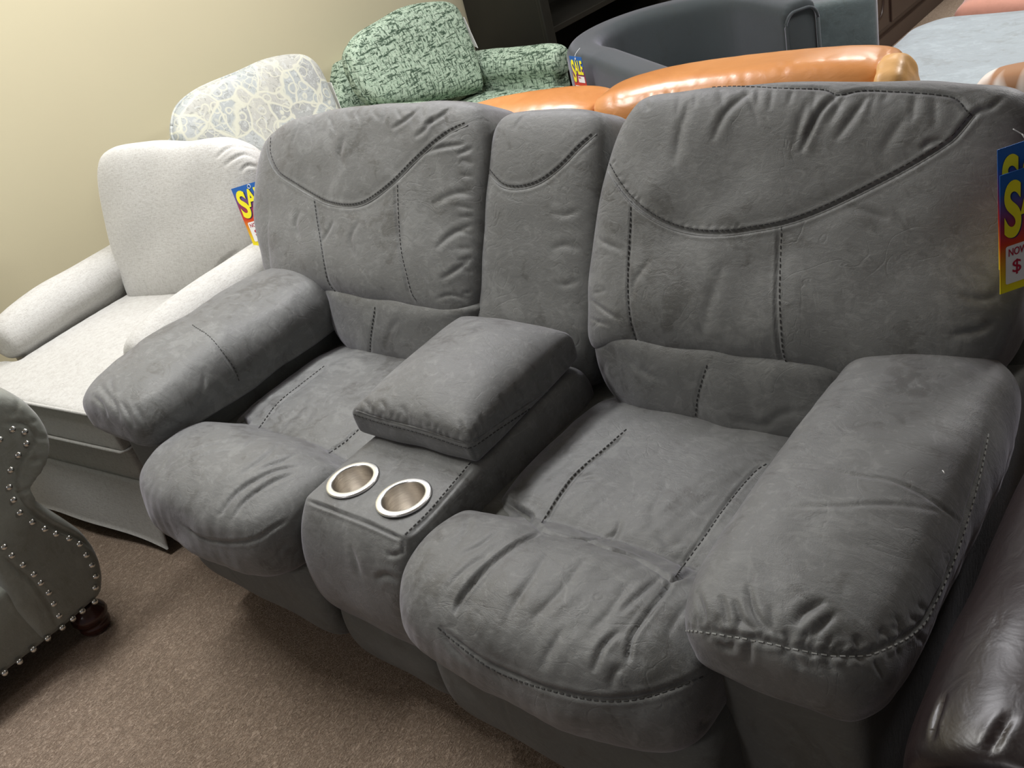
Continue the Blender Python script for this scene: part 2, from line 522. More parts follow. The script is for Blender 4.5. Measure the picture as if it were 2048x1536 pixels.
SOFT = {}
def soft(name, raw, voxel, smooth, m, parent, seams=(), wrinkles=(), pinch=(), lump=None, shape=None, thread=None, piping=None, clip=None):
    """raw -> uniform mesh -> smooth -> shape() -> seams, wrinkles. Traced lines are in pixels of the photo."""
    V, F = remesh(raw[0], raw[1], voxel)
    V = smoothv(V, F, smooth)
    if shape: V = shape(V)
    tree = bvh(V, F)
    N = normals(V, F)
    disp = np.zeros(len(V))
    if lump:
        for (seed, lam, amp, st) in lump: disp += wave(V, seed, lam, amp * .55, 10, st)
    sl = []
    for s in seams:
        pts, depth, width = s[0], s[1], s[2]
        P, Nn = trace(tree, pts)
        if len(P) < 3: continue
        d, par = polydist(V, P)
        puff = s[3] if len(s) > 3 else .35
        depth = depth * .62 * np.clip(np.minimum(par, 1 - par) * 9 + .12, 0, 1); wd = width * .72
        disp += -depth * np.exp(-(d / wd) ** 2) - puff * .7 * depth * np.exp(-(d / (width * 4.5)) ** 2) + .28 * depth * np.exp(-((d - wd * 2.3) / (wd * 1.2)) ** 2)
        sl.append((s, P))
    for pts, depth, width in wrinkles:
        P, Nn = trace(tree, pts)
        if len(P) < 3: continue
        d, par = polydist(V, P)
        tp = np.sin(np.clip(par, 0, 1) * math.pi) ** .6
        depth *= .75
        disp += tp * (-depth * .75 * np.exp(-(d / (width * .55)) ** 2) - depth * .35 * np.exp(-(d / (width * 1.8)) ** 2) + .38 * depth * np.exp(-((d - width * 1.6) / (width * 1.0)) ** 2))
    V = V + N * disp[:, None]
    o = link(name, V, F, m, parent)
    SOFT[name] = (V, F)
    pl = [(s, P) for s, P in sl if len(s) > 5 and s[5]]
    if pl:
        tr = bvh(V, F)
        for s, P in pl:
            pp = np.asarray(s[0], float); t2 = catmull(pp, 12); tt = np.gradient(t2, axis=0); tt /= np.linalg.norm(tt, axis=1)[:, None] + 1e-9
            P2, N2 = trace(tr, t2 + np.stack([-tt[:, 1], tt[:, 0]], 1) * s[5], 7, False)
            if len(P2) > 4:
                Ps = P2.copy()
                for _ in range(4): Ps[1:-1] = (Ps[:-2] + Ps[1:-1] * 2 + Ps[2:]) / 4
                link('welt', *tube(Ps - N2 * .0006, .0023, 7), m, o)
    if sl and thread is not None:
        tr = bvh(V, F); parts = []
        for s, P in sl:
            if len(s) > 4 and s[4] is not None:
                off = s[4]
                pp = np.asarray(s[0], float)
                t2 = catmull(pp, 12) if len(pp) > 2 else pp
                tt = np.gradient(t2, axis=0); tt /= np.linalg.norm(tt, axis=1)[:, None] + 1e-9
                t3 = t2 + np.stack([-tt[:, 1], tt[:, 0]], 1) * off
                P2, N2 = trace(tr, t3, 5, False)
                if len(P2) > 3:
                    parts = dashes(P2, N2)
                    if parts:
                        Vs, Fs = join(*parts)
                        link('stitching', Vs, Fs, thread, o, smooth=False)
    return o
def sec_round(w, h, r, n=6):
    """rounded rectangle section centred at 0"""
    pts = []
    for cx, cy, a0 in ((w / 2 - r, h / 2 - r, 0), (-w / 2 + r, h / 2 - r, 90), (-w / 2 + r, -h / 2 + r, 180), (w / 2 - r, -h / 2 + r, 270)):
        for i in range(n + 1):
            a = math.radians(a0 + 90 * i / n); pts.append((cx + r * math.cos(a), cy + r * math.sin(a)))
    return np.array(pts)

def gathers(pts, side, n, l0, l1, depth, width, seed, skew=.5):
    """short puckers running off a seam; side -1/+1 in picture terms"""
    rr = np.random.RandomState(seed); P = resample(catmull(pts, 10), 200); out = []
    for i in range(n):
        t = (i + rr.uniform(.15, .85)) / n; k_ = int(t * 198); p = P[k_]; d = P[k_ + 1] - p; d = d / (np.linalg.norm(d) + 1e-9)
        q = np.array([-d[1], d[0]]) * side + d * rr.uniform(-skew, skew); q /= np.linalg.norm(q)
        l = rr.uniform(l0, l1); bend = d * rr.uniform(-.25, .25) * l
        out.append(([tuple(p + q * 2), tuple(p + q * l * .5 + bend * .5), tuple(p + q * l + bend)], depth * rr.uniform(.5, 1.1), width * rr.uniform(.8, 1.3)))
    return out
# ================================================================== SETTING
def struct(name, V, F, m):
    o = link(name, V, F, m, None, smooth=False); o['kind'] = 'structure'; return o
struct('floor', *box(-1.3, 7, -5, 8, -.05, 0), M['carpet'])
struct('wall_left', *box(-1.42, -1.3, -5, 8, -.05, 2.85), M['wall'])
struct('wall_back', *box(-1.42, 7, 8, 8.12, -.05, 2.85), M['wall'])
struct('ceiling', *box(-1.42, 7, -5, 8.12, 2.78, 2.85), M['ceiling'])
struct('baseboard_left', *bbox(-1.3, -1.285, -5, 8, 0, .09, .004), M['ceiling'])
LAMP_WHERE = ['above the two armchairs on the wall side', 'above the cream armchair', 'in front, behind the viewer', 'above the blue-grey ottoman', 'at the far end above the dresser', 'far right beyond the brown sofa']
for a, wh in zip(LAMPS, LAMP_WHERE):
    t = root('ceiling_light', 'white framed ceiling light panel ' + wh, 'ceiling light', (a[0], a[1], 2.72), 0, 'ceiling lights')
    x, y = a[0], a[1]
    V, F = join(bbox(x - .34, x - .305, y - .64, y + .64, 2.705, 2.78), bbox(x + .305, x + .34, y - .64, y + .64, 2.705, 2.78),
                bbox(x - .305, x + .305, y - .64, y - .605, 2.705, 2.78), bbox(x - .305, x + .305, y + .605, y + .64, 2.705, 2.78))
    link('frame', V, F, M['ceiling'], t, smooth=False)

exec_parts = True
# ================================================================== LOVESEAT
XA, XB, T = .826, 1.154, 1.98
LV = root('reclining_loveseat', 'grey suede reclining loveseat with a centre console and two cup holders', 'sofa', (.99, .5, 0))
S = M['suede']
# base body
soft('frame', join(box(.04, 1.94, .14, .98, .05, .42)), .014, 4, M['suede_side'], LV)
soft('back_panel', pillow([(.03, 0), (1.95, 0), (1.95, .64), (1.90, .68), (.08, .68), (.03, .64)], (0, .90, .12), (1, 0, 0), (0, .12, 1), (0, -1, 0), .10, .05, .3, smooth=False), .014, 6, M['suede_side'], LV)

# back cushions: reclined planes
u_lean = np.array([0, .46, .888]); n_lean = np.array([0, -.888, .46])
def back_raw(out, O, tf, tb, e=.34, center=None):
    return pillow(out, O, (1, 0, 0), u_lean, n_lean, tf, tb, e, center)
RB = [(.0, -.025), (.10, -.04), (.40, -.025), (.70, -.02), (.79, .03), (.815, .20), (.80, .36), (.78, .45), (.66, .475), (.38, .488), (.13, .478), (.06, .445), (.02, .36), (-.005, .2)]
def bulge_back(x0, x1):
    def f(V):
        u = (V - np.array([0, .70, .56])) @ u_lean
        xx = (V[:, 0] - x0) / (x1 - x0)
        k = np.exp(-((u - .07) / .14) ** 2) * np.clip(np.sin(np.clip(xx, 0, 1) * math.pi), 0, 1) ** .5
        nf = ((V - np.array([0, .70, .56])) @ n_lean)
        return V + n_lean * (np.clip(nf / .08, 0, 1) * k * .034)[:, None]
    return f
soft('back_cushion', back_raw(RB, (1.145, .745, .545), .10, .13), .0037, 11, S, LV, shape=bulge_back(1.145, 1.95),
     lump=[(3, .17, .0035, (1, 1, 1)), (4, .08, .0010, (1, 1, 1))], thread=M['thread'],
     seams=[([(1197, 255), (1200, 287), (1211, 324), (1234, 366), (1262, 401), (1299, 431), (1345, 454), (1396, 466), (1452, 467), (1503, 460), (1563, 449), (1619, 431), (1679, 405), (1748, 371), (1818, 334), (1887, 292), (1915, 269), (1947, 230)], .0065, .0048, .9, -7, 4.0),
            ([(1209, 223), (1230, 202), (1262, 186), (1308, 177), (1378, 175), (1470, 170), (1563, 174), (1646, 176), (1676, 187), (1725, 178), (1795, 181), (1887, 188), (1915, 197), (1933, 218), (1947, 230)], .006, .0045, .6, 3),
            ([(1262, 403), (1260, 454), (1256, 523), (1256, 593), (1262, 649), (1276, 690)], .0045, .004, .8, 0),
            ([(1556, 454), (1554, 523), (1552, 593), (1555, 662), (1560, 709), (1570, 734)], .0055, .004, .8, -7)],
     wrinkles=[([(1676, 187), (1646, 213), (1628, 241), (1600, 306)], .009, .007), ([(1503, 181), (1452, 223), (1424, 283)], .005, .009),
               ([(1735, 190), (1702, 237), (1669, 283)], .005, .009), ([(1887, 283), (1860, 283), (1840, 300)], .005, .006),
               ([(1620, 190), (1600, 240), (1590, 300)], .003, .01), ([(1380, 200), (1360, 260), (1350, 330)], .004, .012),
               ([(1820, 220), (1790, 260), (1760, 310)], .003, .012), ([(1150, 560), (1180, 600), (1240, 640)], .004, .006),
               ([(1170, 440), (1200, 480), (1245, 500)], .003, .007), ([(1300, 520), (1270, 560), (1262, 600)], .003, .01),
               ([(1990, 640), (1960, 660), (1900, 670)], .005, .008), ([(2000, 590), (1960, 600), (1920, 590)], .004, .008),
               ([(1450, 520), (1420, 600), (1400, 680)], .003, .016), ([(1780, 440), (1720, 420), (1690, 410)], .003, .008),
               ([(2010, 190), (1980, 215), (1950, 225), (1900, 285)], .006, .006)]
     + gathers([(1262, 186), (1378, 175), (1563, 174), (1646, 176), (1795, 181), (1887, 188)], 1, 16, 25, 80, .0028, .007, 3, .7) + gathers([(1197, 255), (1234, 366), (1299, 431), (1396, 466), (1503, 460)], -1, 22, 8, 22, .0025, .004, 4) + gathers([(1168, 300), (1165, 450), (1165, 600), (1175, 680)], -1, 12, 20, 50, .003, .006, 5))
LB = [(-.08, .08), (-.01, .0), (.35, -.02), (.66, -.03), (.795, -.01), (.81, .2), (.815, .37), (.79, .455), (.72, .485), (.46, .490), (.18, .475), (-.01, .435), (-.095, .35), (-.12, .2)]
soft('back_cushion', back_raw(LB, (.025, .745, .545), .095, .13), .0045, 9, S, LV, shape=bulge_back(.03, .84),
     lump=[(5, .17, .0035, (1, 1, 1)), (6, .09, .0010, (1, 1, 1))], thread=M['thread'],
     seams=[([(537, 275), (537, 308), (554, 345), (583, 366), (624, 391), (657, 407), (699, 413), (736, 403), (786, 366), (836, 316), (890, 270), (935, 248)], .006, .0055, .9, -5, 3.0),
            ([(554, 262), (583, 235), (641, 226), (715, 219), (840, 214), (898, 212), (919, 223), (935, 248), (948, 278), (950, 330)], .006, .005, .6, None),
            ([(628, 395), (634, 440), (641, 482), (649, 532), (657, 565), (674, 586)], .004, .0045, .8, 0),
            ([(790, 370), (792, 432), (798, 503), (808, 548), (818, 586), (829, 604)], .005, .0045, .8, -5)],
     wrinkles=[([(840, 215), (815, 237), (782, 258)], .006, .007), ([(902, 213), (873, 237), (848, 250)], .007, .007), ([(930, 288), (877, 296), (848, 308)], .006, .006),
               ([(870, 230), (850, 260), (830, 275)], .006, .008), ([(665, 440), (650, 470), (642, 485)], .004, .008), ([(720, 440), (700, 480), (715, 520)], .003, .01),
               ([(945, 450), (900, 470), (870, 500)], .005, .009), ([(940, 520), (905, 545), (880, 560)], .005, .008), ([(945, 380), (900, 390), (860, 410)], .004, .01),
               ([(600, 420), (590, 450), (600, 480)], .004, .012), ([(690, 270), (680, 310), (690, 340)], .004, .014), ([(940, 600), (900, 590), (870, 600)], .004, .006)]
     + gathers([(583, 235), (715, 219), (840, 214), (919, 223)], 1, 12, 20, 60, .003, .007, 6, .7) + gathers([(948, 290), (950, 450), (945, 620)], 1, 12, 20, 60, .0035, .006, 7))
# centre back
CB = [(.0, -.12), (.16, -.125), (.32, -.12), (.335, .2), (.33, .37), (.31, .44), (.24, .46), (.09, .46), (.02, .44), (.0, .37), (-.005, .2)]
soft('console_back_cushion', back_raw(CB, (.822, .745, .545), .075, .12, .40), .005, 9, S, LV,
     lump=[(9, .15, .0025, (1, 1, 1))], thread=M['thread'],
     seams=[([(970, 304), (968, 328), (985, 353), (1006, 372), (1039, 376), (1080, 364), (1122, 333), (1159, 295), (1192, 266)], .006, .005, .9, -5, 3.0),
            ([(981, 233), (1022, 223), (1126, 219), (1180, 221), (1201, 232)], .004, .004, .5, None)],
     wrinkles=[([(1160, 420), (1130, 430), (1100, 425)], .003, .008), ([(1160, 500), (1130, 490), (1100, 500)], .003, .01), ([(1160, 560), (1130, 570), (1110, 565)], .003, .008), ([(1060, 225), (1040, 240), (1030, 260)], .003, .007)])
# lumbar cushions
def lumbar(x0, x1):
    w_ = x1 - x0
    return pillow([(0, .09), (.03, .01), (.11, -.035), (.5 * w_, -.05), (w_ - .11, -.035), (w_ - .03, .01), (w_, .08), (w_, .125), (w_ - .03, .165), (.03, .165), (0, .125)], (x0, .70, .425), (1, 0, 0), (0, .28, .96), (0, -.96, .28), .098, .10, .6)
soft('lumbar_cushion', lumbar(1.15, 1.76), .006, 6, S, LV, lump=[(12, .12, .003, (1, 1, 1))], thread=M['thread'],
     seams=[([(1414, 730), (1396, 790), (1391, 840), (1394, 885)], .004, .0045, .8, 0)],
     wrinkles=[([(1240, 700), (1280, 740), (1330, 760)], .003, .01), ([(1180, 820), (1200, 770), (1210, 720)], .003, .012), ([(1450, 830), (1500, 850), (1560, 850)], .003, .01), ([(1520, 860), (1560, 830), (1620, 820)], .003, .009)])
soft('lumbar_cushion', lumbar(.25, .83), .006, 6, S, LV, lump=[(14, .12, .003, (1, 1, 1))], thread=M['thread'],
     seams=[([(750, 614), (741, 680), (742, 738)], .004, .005, .8, 0)],
     wrinkles=[([(640, 640), (670, 670), (690, 710)], .003, .012), ([(800, 640), (780, 660), (770, 700)], .003, .01)])

# seats: rear pad + puffed front roll that folds over the edge
def seat_raw(x0, x1, zb=.345):
    N = (1, 0, 0); c = (x0 + x1) / 2; h = (x1 - x0) / 2
    # outline in (y,z)
    rear = [(.24, .30), (.66, .30), (.68, .42), (.58, .448), (.45, .452), (.33, .448), (.25, .425), (.235, .36)]
    front = [(.27, zb + .01), (.275, .40), (.245, .452), (.17, .488), (.08, .492), (.01, .470), (-.03, .432), (-.042, zb + .05), (-.032, zb + .015), (.03, zb - .005), (.16, zb - .01)]
    a = pillow(rear, (c, 0, 0), (0, 1, 0), (0, 0, 1), N, h, h, .22)
    b = pillow(front, (c, 0, 0), (0, 1, 0), (0, 0, 1), N, h + .004, h + .004, .42)
    return join(a, b)
SEAT_SEAMS_R = [([(1255, 862), (1211, 900), (1153, 950), (1119, 995), (1086, 1049)], .007, .005, 1.1, 4),
    ([(1530, 925), (1500, 948), (1442, 1020), (1393, 1090), (1347, 1152)], .004, .004, .8, -4),
    ([(962, 979), (1012, 1004), (1062, 1037), (1086, 1055), (1136, 1070), (1177, 1078), (1211, 1095), (1269, 1111), (1326, 1140), (1347, 1152), (1392, 1138)], .016, .008, .8, None),
    ([(1086, 1055), (1037, 1082), (987, 1119), (946, 1161), (917, 1198), (908, 1231)], .011, .006, .9, None),
    ([(1347, 1152), (1322, 1190), (1293, 1231), (1264, 1273), (1254, 1330)], .008, .005, .8, None),
    ([(879, 1252), (917, 1285), (979, 1331), (1045, 1360), (1111, 1380), (1177, 1395), (1235, 1399), (1293, 1391), (1351, 1372), (1405, 1349)], .007, .005, .8, 4)]
SEAT_WR_R = [([(1326, 1144), (1268, 1198), (1239, 1227)], .006, .006), ([(1239, 1260), (1206, 1293), (1186, 1347)], .007, .006), ([(1100, 1100), (1040, 1190), (1000, 1260)], .004, .012),
    ([(1180, 1110), (1120, 1180), (1060, 1240)], .004, .012), ([(1202, 962), (1180, 960), (1153, 966)], .004, .006), ([(1111, 1061), (1153, 1074), (1215, 1074), (1230, 1060)], .005, .007),
    ([(940, 1010), (930, 1060), (900, 1100)], .004, .012), ([(1000, 1060), (960, 1090), (920, 1110)], .004, .008), ([(1240, 1040), (1230, 1070), (1215, 1085)], .005, .008),
    ([(1380, 1200), (1350, 1240), (1330, 1280)], .004, .009), ([(1130, 1250), (1100, 1300), (1080, 1340)], .004, .01), ([(1400, 1440), (1430, 1470), (1445, 1500)], .006, .01),
    ([(1260, 1160), (1220, 1220), (1180, 1260)], .003, .009), ([(1250, 1330), (1230, 1345), (1220, 1380)], .005, .008), ([(880, 1250), (900, 1290), (940, 1330)], .005, .007),
    ([(1310, 1060), (1340, 1090), (1370, 1080)], .003, .01), ([(980, 1110), (940, 1130), (890, 1180)], .003, .008), ([(1340, 960), (1310, 1010), (1300, 1060)], .0025, .015)]
def seat_shape(x0, x1):
    def f(V):
        c = (x0 + x1) / 2; h = (x1 - x0) / 2
        t = np.clip(1 - ((V[:, 0] - c) / h) ** 2, 0, 1)
        top = np.clip((V[:, 2] - .36) / .08, 0, 1)
        fr = np.clip((.235 - V[:, 1]) / .045, 0, 1); fr = fr * fr * (3 - 2 * fr)
        V = V.copy()
        V[:, 2] += top * ((.010 + .016 * t) * fr + (.022 * (t ** .6 - .5) - .006) * (1 - fr))
        V[:, 1] -= fr * .02 * t
        return V
    return f
soft('seat_cushion', seat_raw(1.155, 1.745), .0036, 5, S, LV, seams=SEAT_SEAMS_R, wrinkles=SEAT_WR_R, shape=seat_shape(1.155, 1.745),
     lump=[(21, .15, .0035, (1, 1, 1)), (22, .06, .0012, (1.8, .8, 1))], thread=M['thread'])
SEAT_SEAMS_L = [([(425, 816), (478, 837), (519, 869), (556, 883), (600, 903), (650, 908)], .016, .009, .8, None),
    ([(650, 735), (600, 774), (556, 810), (519, 860)], .006, .005, 1.0, 3),
    ([(715, 857), (690, 880), (655, 905)], .005, .005, .9, -3),
    ([(360, 1050), (410, 1079), (456, 1086), (510, 1079), (547, 1056), (574, 1040)], .006, .005, .8, None)]
SEAT_WR_L = [([(342, 924), (410, 892), (483, 876)], .006, .006), ([(350, 940), (420, 905), (500, 885)], .004, .006), ([(437, 1033), (478, 979), (547, 942), (600, 932)], .008, .007),
    ([(462, 1042), (490, 1000), (540, 965), (590, 945)], .007, .006), ([(519, 869), (490, 890), (440, 900)], .006, .008), ([(560, 885), (540, 910), (480, 950)], .005, .009),
    ([(600, 903), (570, 920), (520, 940)], .005, .007), ([(520, 800), (500, 815), (480, 830)], .006, .009), ([(620, 780), (600, 820), (560, 850)], .003, .012),
    ([(640, 770), (620, 830), (590, 870)], .003, .012), ([(580, 1085), (560, 1100), (560, 1120)], .005, .007), ([(380, 880), (340, 910), (320, 950)], .003, .015), ([(520, 790), (540, 815), (556, 830)], .005, .01)]
soft('seat_cushion', seat_raw(.265, .825, .322), .0048, 5, S, LV, seams=SEAT_SEAMS_L, wrinkles=SEAT_WR_L, shape=seat_shape(.265, .825),
     lump=[(23, .15, .0035, (1, 1, 1)), (24, .06, .0012, (1.8, .8, 1))], thread=M['thread'])

# foot panels below
def foot(x0, x1, y0, z0, z1, e=.45):
    c = (x0 + x1) / 2; h = (x1 - x0) / 2
    return pillow([(.16, z0 + .01), (.16, z1), (y0 + .06, z1), (y0 + .01, z1 - .05), (y0 - .005, (z0 + z1) / 2), (y0 + .005, z0 + .04), (y0 + .05, z0)], (c, 0, 0), (0, 1, 0), (0, 0, 1), (1, 0, 0), h, h, .25)
for (x0, x1, y0, wr) in ((1.165, 1.76, .0, [([(1000, 1380), (1010, 1430), (1030, 1470)], .003, .006)]), (.845, 1.155, .030, [([(880, 1330), (870, 1300), (860, 1280)], .006, .01)]), (.28, .835, .018, [([(450, 1110), (460, 1140), (490, 1170)], .003, .006)])):
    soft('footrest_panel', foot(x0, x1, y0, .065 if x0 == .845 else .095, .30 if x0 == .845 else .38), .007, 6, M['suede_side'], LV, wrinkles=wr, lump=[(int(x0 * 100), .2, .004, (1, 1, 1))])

# console
def console_raw():
    out = [(.10, .20), (.045, .215), (.015, .28), (.015, .36), (.035, .44), (.075, .492), (.10, .494), (.28, .500), (.64, .500), (.66, .30), (.6, .20)]
    c = (XA + XB) / 2; h = (XB - XA) / 2
    return pillow(out, (c, 0, 0), (0, 1, 0), (0, 0, 1), (1, 0, 0), h, h, .16)
cup_xy = [(.989 - .074 - .003, .156), (.989 + .074 - .003, .156)]
def cut_cups(V): return V
o = soft('console', console_raw(), .0042, 4, S, LV, lump=[(31, .14, .0022, (1, 1, 1))], thread=M['thread'],
     seams=[([(592, 993), (660, 1017), (740, 1048), (803, 1078)], .011, .0045, .6, None), ([(815, 1074), (860, 1030), (905, 978), (946, 930)], .004, .004, .4, -7),
            ([(805, 1080), (807, 1110)], .004, .004, .4, None)],
     wrinkles=[([(805, 1105), (780, 1112), (775, 1100)], .006, .006), ([(795, 1165), (770, 1150), (750, 1160)], .006, .008), ([(700, 1090), (710, 1120), (720, 1150)], .004, .01)])
# open the two wells in the top: drop the faces inside each ring and sink a skirt
me = o.data
nv = len(me.vertices); co = np.empty(nv * 3); me.vertices.foreach_get('co', co); co = co.reshape(-1, 3) + np.array([.99, .5, 0])
keep = []
for p in me.polygons:
    c = co[list(p.vertices)].mean(0)
    if c[2] > .44 and any((c[0] - x) ** 2 + (c[1] - y) ** 2 < .0465 ** 2 for x, y in cup_xy): continue
    keep.append(list(p.vertices))
V_, F_ = co, keep
bpy.data.meshes.remove(me) if False else None
nm = bpy.data.meshes.new('console'); nm.from_pydata((V_ - np.array([.99, .5, 0])).tolist(), [], F_); nm.update()
nm.polygons.foreach_set('use_smooth', [True] * len(nm.polygons)); nm.materials.append(S); o.data = nm
for (x, y) in cup_xy:
    prof = [(.0005, -.078), (.030, -.078), (.036, -.075), (.0395, -.068), (.0415, -.02), (.0425, .001)]
    cu = link('cup_holder', *lathe(prof, (x, y, .4985), 64), M['steel'], LV)
    rim = [(.0425, .0005), (.0432, .0026), (.0450, .0034), (.0530, .0030), (.0560, .0016), (.0566, -.0005), (.0555, -.003)]
    link('rim', *lathe(rim, (x, y, .4985), 64), M['rim'], cu)
# armrest lid
def lid_raw():
    lo = pillow([(-.182, -.008), (.155, 0), (.16, .18), (.155, .36), (-.165, .36), (-.178, .18)], (.99, .282, .53), (1, 0, 0), (0, 1, .06), (0, -.06, 1), .055, .04, .42, smooth=False)
    return lo
def lid_shape(V):
    V = V.copy()
    t = np.clip(1 - ((V[:, 0] - .99) / .17) ** 2, 0, 1) * np.clip(1 - ((V[:, 1] - .46) / .2) ** 2, 0, 1)
    V[:, 2] += np.clip((V[:, 2] - .53) / .04, 0, 1) * t ** .8 * .040
    return V
lo = soft('armrest_lid', lid_raw(), .0042, 4, S, LV, shape=lid_shape, lump=[(41, .13, .0025, (1, 1, 1))], thread=M['thread'],
     seams=[([(705, 820), (760, 838), (850, 862), (925, 886), (945, 886), (990, 855), (1050, 815), (1110, 770), (1150, 718), (1160, 705)], .005, .0045, .7, 7, -1.5)],
     wrinkles=[([(920, 840), (930, 865), (940, 880)], .005, .006), ([(960, 830), (965, 850), (968, 862)], .004, .006), ([(1000, 790), (1012, 810), (1020, 825)], .005, .007), ([(1030, 770), (1045, 785), (1055, 800)], .005, .007),
               ([(1060, 745), (1072, 762), (1080, 780)], .004, .007), ([(720, 795), (735, 808), (740, 826)], .004, .007), ([(760, 800), (770, 815), (775, 835)], .004, .007), ([(800, 810), (812, 830), (815, 845)], .004, .007), ([(850, 830), (860, 845), (862, 858)], .003, .007),
               ([(780, 880), (800, 885), (830, 893)], .002, .008), ([(935, 890), (950, 905), (955, 920)], .006, .006)]
     + gathers([(945, 886), (990, 855), (1050, 815), (1110, 770), (1150, 718)], -1, 16, 12, 35, .003, .005, 8) + gathers([(705, 820), (760, 838), (850, 862), (925, 886)], -1, 14, 8, 25, .0025, .005, 9))

# arms
def arm_raw(x0, x1, y0, y1, z0, z1, tilt=0.0):
    c = (x0 + x1) / 2; h = (x1 - x0) / 2; H = z1 - z0
    out = [(-h, z0 + .03), (-h + .03, z0), (h - .03, z0), (h, z0 + .03), (h + .004, z0 + .55 * H), (h * .80, z1 - .022), (h * .3, z1), (-h * .3, z1), (-h * .80, z1 - .022), (-h - .004, z0 + .55 * H)]
    yc = (y0 + y1) / 2; hy = (y1 - y0) / 2
    return pillow(out, (c, yc, 0), (1, 0, 0), (0, 0, 1), (0, -1, 0), hy, hy, .34)
def arm_shape(V):
    V = V.copy()
    k = np.clip((.34 - V[:, 1]) / .34, 0, 1.2)
    top = np.clip((V[:, 2] - .48) / .12, 0, 1)
    V[:, 2] -= top * k ** 1.6 * .035
    return V
soft('arm_pad', arm_raw(1.700, 1.985, .045, .745, .472, .635), .0034, 6, S, LV, shape=arm_shape,
     lump=[(51, .16, .003, (1, 1, 1)), (52, .06, .0012, (1, 1, 1))], thread=M['thread_light'],
     seams=[([(1532, 943), (1565, 933), (1606, 931), (1664, 939), (1714, 950), (1776, 962), (1830, 983), (1880, 1012), (1913, 1037), (1929, 1053)], .004, .004, .8, None),
            ([(1368, 1258), (1399, 1260), (1466, 1271), (1532, 1283), (1598, 1298), (1656, 1308), (1698, 1310), (1739, 1308), (1776, 1293), (1814, 1273), (1847, 1244), (1867, 1206), (1888, 1161), (1913, 1099), (1938, 1020), (1959, 941), (1975, 860)], .006, .005, .7, 3)],
     wrinkles=[([(1395, 1182), (1408, 1231), (1404, 1252)], .006, .006), ([(1466, 1198), (1482, 1240), (1515, 1264)], .006, .006), ([(1495, 1165), (1507, 1223), (1544, 1268)], .007, .006), ([(1590, 1256), (1610, 1223), (1652, 1202)], .008, .008),
               ([(1673, 1223), (1640, 1256), (1619, 1277)], .006, .007), ([(1565, 1260), (1575, 1275), (1580, 1290)], .006, .006), ([(1437, 1285), (1457, 1298), (1470, 1273)], .006, .006), ([(1499, 1281), (1495, 1318), (1490, 1325)], .006, .006), ([(1565, 1293), (1598, 1331), (1605, 1340)], .006, .006),
               ([(1640, 1306), (1664, 1339), (1670, 1345)], .005, .006), ([(1751, 1318), (1768, 1351), (1770, 1358)], .005, .005), ([(1760, 1255), (1775, 1270), (1790, 1280)], .004, .006), ([(1790, 1230), (1805, 1250), (1812, 1262)], .004, .006), ([(1710, 1270), (1715, 1285), (1720, 1300)], .005, .006),
               ([(1548, 1018), (1631, 1012), (1700, 1012), (1790, 1012), (1890, 1024)], .0025, .005), ([(1440, 1190), (1450, 1220), (1455, 1250)], .005, .006), ([(1540, 1210), (1545, 1240), (1550, 1260)], .004, .006)]
     + gathers([(1368, 1258), (1399, 1260), (1466, 1271), (1532, 1283), (1598, 1298), (1656, 1308), (1698, 1310), (1739, 1308), (1776, 1293), (1814, 1273), (1847, 1244), (1867, 1206)], -1, 26, 14, 45, .0038, .005, 1) + gathers([(1368, 1258), (1399, 1260), (1466, 1271), (1532, 1283), (1598, 1298), (1656, 1308), (1698, 1310), (1739, 1308), (1776, 1293), (1814, 1273), (1847, 1244), (1867, 1206)], 1, 14, 12, 32, .004, .006, 2))
soft('arm_pad', arm_raw(-.055, .300, .045, .74, .468, .635), .005, 6, S, LV, shape=arm_shape,
     lump=[(53, .16, .003, (1, 1, 1)), (54, .06, .0012, (1, 1, 1))], thread=M['thread'],
     seams=[([(385, 650), (392, 655), (419, 673), (446, 705), (469, 737), (478, 762)], .004, .005, .8, 0)],
     wrinkles=[([(185, 790), (205, 810), (215, 835)], .006, .007), ([(215, 780), (230, 810), (240, 840)], .006, .008), ([(240, 800), (255, 825), (270, 855)], .006, .008), ([(270, 810), (285, 835), (300, 860)], .005, .008),
               ([(410, 730), (405, 780), (385, 820)], .004, .008), ([(225, 750), (222, 770), (230, 790)], .005, .007), ([(200, 770), (215, 790), (220, 810)], .005, .007)])
for (x0, x1) in ((1.722, 1.950), (.030, .262)):
    c = (x0 + x1) / 2; h = (x1 - x0) / 2
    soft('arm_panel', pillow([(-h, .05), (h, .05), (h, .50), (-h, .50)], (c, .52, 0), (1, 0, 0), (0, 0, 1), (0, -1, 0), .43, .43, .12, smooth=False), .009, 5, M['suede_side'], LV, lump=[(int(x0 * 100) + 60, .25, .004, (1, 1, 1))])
for (x, y) in ((.12, .2), (1.86, .2), (.12, .88), (1.86, .88)):
    link('leg', *lathe([(.001, 0), (.022, 0), (.026, .008), (.028, .06), (.001, .062)], (x, y, 0), 20), M['black'], LV)

